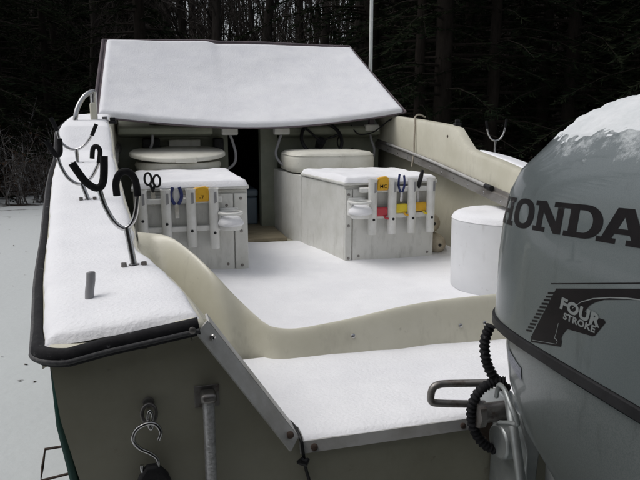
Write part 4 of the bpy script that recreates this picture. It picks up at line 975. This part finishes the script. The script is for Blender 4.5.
# ---------------------------------------------------------------- woods
def needle_tree(seed, H, lean=0.):
    rn = random.Random(seed); tk = MB(); cr = MB()
    r0 = .012 * H + .03
    path = [Vector((.12 * fbm(seed, i * .4) * i / 8 + lean * i, .12 * fbm(seed + 9, i * .4) * i / 8, H * i / 12 - .25 * (i == 0))) for i in range(13)]
    tk.tube(path, [r0 * (1 - .9 * i / 12) for i in range(13)], 8)
    nb = int(H * 13)
    for b_i in range(nb):
        z = .3 + (H - .4) * (b_i / nb) ** 1.05; k = z / H
        L = (2.3 * (1 - k) + .35) * rn.uniform(.6, 1.15); a = rn.uniform(0, 2 * math.pi)
        f = z / H * 12; i0 = min(11, int(f)); base = path[i0].lerp(path[i0 + 1], f - i0)
        dr = Vector((math.cos(a), math.sin(a), 0)); dead = z < 1.4 and rn.random() < .55
        pts_ = [base + dr * L * t_ + Vector((0, 0, L * (.12 * t_ - .34 * t_ * t_))) for t_ in (0, .35, .7, 1)]
        tk.tube(pts_, [.014 + .008 * L, .012, .007, .003], 4, cap=False)
        if dead:
            for q in range(5):
                t_ = rn.uniform(.3, 1); p = pts_[0].lerp(pts_[3], t_); tk.tube([p, p + Vector((rn.uniform(-.3, .3), rn.uniform(-.3, .3), rn.uniform(-.2, .2)))], [.004, .002], 3, cap=False)
            continue
        ns = int(16 + 44 * L)
        for q in range(ns):
            t_ = rn.uniform(.15, 1.05); i1 = min(2, int(t_ * 3)); p = pts_[i1].lerp(pts_[i1 + 1], min(1.2, t_ * 3 - i1))
            sd_ = dr.cross(Vector((0, 0, 1))) * rn.choice((-1, 1))
            d_ = (dr * rn.uniform(.3, 1) + sd_ * rn.uniform(.2, 1) + Vector((0, 0, rn.uniform(-.55, .15)))).normalized()
            ln = rn.uniform(.08, .22); wd = d_.cross(Vector((rn.uniform(-1, 1), rn.uniform(-1, 1), rn.uniform(.2, 1)))).normalized() * rn.uniform(.007, .018)
            e = p + d_ * ln
            cr.add([p - wd * .4, p + d_ * ln * .45 + wd - Vector((0, 0, .02)), e, p + d_ * ln * .45 - wd - Vector((0, 0, .02))], [(0, 1, 2, 3)])
    return tk, cr
def bare_tree(seed, H):
    rn = random.Random(seed); tk = MB(); tw = MB(); r0 = .011 * H + .035
    path = [Vector((.25 * nz(seed, i * .3) * i / 6, .25 * nz(seed + 7, i * .3) * i / 6, H * i / 12 - .25 * (i == 0))) for i in range(13)]
    tk.tube(path, [r0 * (1 - .88 * i / 12) * (1.35 if i == 0 else 1) for i in range(13)], 8)
    def branch(p, d, L, r, lev):
        n_ = 4; pts_ = [p]; 
        for i in range(n_):
            d = (d + Vector((rn.uniform(-.35, .35), rn.uniform(-.35, .35), rn.uniform(-.08, .3)))).normalized(); pts_.append(pts_[-1] + d * L / n_)
        (tk if lev == 0 else tw).tube(pts_, [r * (1 - .7 * i / n_) for i in range(n_ + 1)], 5 if lev == 0 else 3, cap=False)
        if lev < 2:
            for q in range(8 if lev == 0 else 7):
                t_ = rn.uniform(.25, 1); i1 = min(n_ - 1, int(t_ * n_)); a = rn.uniform(0, 6.28)
                branch(pts_[i1].lerp(pts_[i1 + 1], t_ * n_ - i1), (d * .8 + Vector((math.cos(a), math.sin(a), rn.uniform(-.1, .6))) * .8).normalized(), L * rn.uniform(.35, .6), r * .45, lev + 1)
    for q in range(int(H * 2.1)):
        z = H * rn.uniform(.12, .97); f = z / H * 12; i0 = min(11, int(f)); a = rn.uniform(0, 6.28)
        branch(path[i0].lerp(path[i0 + 1], f - i0), Vector((math.cos(a), math.sin(a), rn.uniform(.1, .9))).normalized(), rn.uniform(.9, 2.3) * (1.1 - .6 * z / H), .022 + .01 * rn.random(), 0)
    return tk, tw
def bush(seed, H):
    rn = random.Random(seed); st_ = MB(); lf = MB()
    for q in range(9):
        a = rn.uniform(0, 6.28); p = Vector((rn.uniform(-.25, .25), rn.uniform(-.25, .25), -.1)); d = Vector((math.cos(a) * .3, math.sin(a) * .3, 1)); pts_ = [p]
        L = H * rn.uniform(.6, 1.1)
        for i in range(5): d = (d + Vector((rn.uniform(-.2, .2), rn.uniform(-.2, .2), .1))).normalized(); pts_.append(pts_[-1] + d * L / 5)
        st_.tube(pts_, [.013 * (1 - .75 * i / 5) for i in range(6)], 4, cap=False)
        for k in range(12):
            t_ = rn.uniform(.2, 1); i1 = min(4, int(t_ * 5)); s0 = pts_[i1].lerp(pts_[i1 + 1], t_ * 5 - i1); dd = Vector((rn.uniform(-1, 1), rn.uniform(-1, 1), rn.uniform(.0, 1))).normalized() * rn.uniform(.15, .4)
            st_.tube([s0, s0 + dd], [.005, .002], 3, cap=False)
            if rn.random() < .5:
                e = s0 + dd; w_ = Vector((rn.uniform(-1, 1), rn.uniform(-1, 1), rn.uniform(-1, 1))).normalized() * .028; w2 = Vector((rn.uniform(-1, 1), rn.uniform(-1, 1), -1)).normalized() * .06
                lf.add([e, e + w_ + w2 * .5, e + w2, e - w_ + w2 * .5], [(0, 1, 2, 3)])
    return st_, lf
def proto_mesh(pair, names, mats):
    out = []
    for mb, nm, m in zip(pair, names, mats):
        me = mb.mesh(nm, (0, 0, 0), 60, fix=False); me.materials.append(M[m]); out.append((nm, me))
    return out
EV = [proto_mesh(needle_tree(s, h), ('trunk', 'crown'), ('bark', 'needles')) for s, h in ((1, 10.5), (2, 12.0), (3, 9.0), (4, 11.0))]
BT = [proto_mesh(bare_tree(s, h), ('trunk', 'crown'), ('bark_grey', 'twig')) for s, h in ((11, 11.0), (12, 12.5), (13, 10.0), (14, 12.0))]
BU = [proto_mesh(bush(s, h), ('stems', 'leaves'), ('twig_frosted', 'old_leaf')) for s, h in ((21, 1.7), (22, 1.3), (23, 2.1))]
def plant(pr, name, label, cat, x, y, sc, group, rn):
    o = bpy.data.objects.new(name, None); COL.objects.link(o); o.location = (x, y, ground_z(x, y) - .02); o.rotation_euler = (0, 0, rn.uniform(0, 6.28)); o.scale = (sc, sc, sc)
    tag(o, label, cat, group)
    for nm, me in pr:
        c = bpy.data.objects.new(nm, me); COL.objects.link(c); c.parent = o
    return o
rn = random.Random(5)
def in_gap(x, y):
    a = math.degrees(math.atan2(x + .77, y + 1.05)); return 1.0 < a < 20.0
# rows of trees from the edge of the clearing backwards
spots = []
for row in range(6):
    y0 = 13.6 + row * 3.0
    x = -8.5 - row * 1.2
    while x < 16 + row * 4.2:
        spots.append((x + rn.uniform(-.7, .7), y0 + rn.uniform(-1.1, 1.1))); x += rn.uniform(1.7, 2.6)
k = 0
for (x, y) in spots:
    gap = in_gap(x, y)
    if gap:
        if rn.random() < .9: plant(rn.choice(BT), 'bare_tree', 'bare leafless tree among the dark woods above the canvas cover', 'tree', x, y, rn.uniform(.8, 1.15), 'bare trees in the woods', rn)
        continue
    if rn.random() < .28: plant(rn.choice(BT), 'bare_tree', 'bare leafless tree among the dark woods above the canvas cover', 'tree', x, y, rn.uniform(.8, 1.15), 'bare trees in the woods', rn)
    else: plant(rn.choice(EV), 'evergreen_tree', 'dark evergreen tree in the shadowy woods behind the boat', 'tree', x, y, rn.uniform(.85, 1.2), 'evergreen trees in the woods', rn)
# right hand wall of woods, closer to the boat
for i in range(16):
    a = R(20 + i * 2.1); d_ = rn.uniform(10.5, 14.5)
    x, y = -.77 + d_ * math.sin(a), -1.05 + d_ * math.cos(a)
    plant(rn.choice(EV), 'evergreen_tree', 'dark evergreen tree in the shadowy woods behind the boat', 'tree', x, y, rn.uniform(.85, 1.2), 'evergreen trees in the woods', rn)
for i in range(34):
    x = rn.uniform(-8, 12); y = rn.uniform(12.4, 16.5)
    plant(rn.choice(BU), 'bush', 'low twiggy bush with a few dead leaves at the wood edge', 'bush', x, y, rn.uniform(.7, 1.3), 'bushes along the wood edge', rn)
for i in range(26):
    x = rn.uniform(-6.5, -2.6); y = rn.uniform(11.9, 13.6)
    plant(rn.choice(BU), 'bush', 'low twiggy bush with a few dead leaves at the wood edge', 'bush', x, y, rn.uniform(.6, 1.1), 'bushes along the wood edge', rn)
# the far wood behind them, one mass
fw = MB(); rn2 = random.Random(77)
for i in range(900):
    a = R(rn2.uniform(-22, 52)); d_ = rn2.uniform(33, 52); x, y = -.77 + d_ * math.sin(a), -1.05 + d_ * math.cos(a)
    gap = 1 < math.degrees(a) < 20.5
    h = rn2.uniform(8, 13)
    tr_ = rn2.choice((.04, .05, .05, .11)) if gap else .13
    fw.tube([(x, y, 0), (x + rn2.uniform(-.4, .4), y, h * .5), (x + rn2.uniform(-.9, .9), y, h)], [tr_, tr_ * .7, .02], 4, cap=False)
    top = 5.0 if gap else 13
    if gap:
        for q in range(11):
            z = rn2.uniform(2.5, 9.5); a2 = rn2.uniform(0, 6.28); L_ = rn2.uniform(.6, 2.6); p0 = Vector((x + rn2.uniform(-1, 1), y + rn2.uniform(-1, 1), z))
            p1 = p0 + Vector((math.cos(a2), math.sin(a2), rn2.uniform(.2, 1.3))).normalized() * L_
            pm = p0.lerp(p1, .5) + Vector((rn2.uniform(-.12, .12), 0, rn2.uniform(-.12, .12))); fw.tube([p0, pm, p1], [.022, .015, .006], 3, cap=False)
    for q in range(10 if gap else 34):
        z = rn2.uniform(.0, 1) ** 1.1 * top; w_ = rn2.uniform(.5, 1.1); a2 = rn2.uniform(0, 6.28); c, s_ = math.cos(a2) * w_, math.sin(a2) * w_
        cx_, cy_ = x + rn2.uniform(-1.3, 1.3), y + rn2.uniform(-1.3, 1.3)
        fw.add([(cx_ - c * .5, cy_ - s_ * .5, z), (cx_, cy_, z + .3), (cx_ + c, cy_ + s_, z - .35), (cx_ + c * .1, cy_ + s_ * .1, z - .45)], [(0, 1, 2, 3)])
ground_like('far_woods', fw, 'needles', 'stuff', None, 'mass of far dark woods behind the nearer trees', 'woods', fix=False)
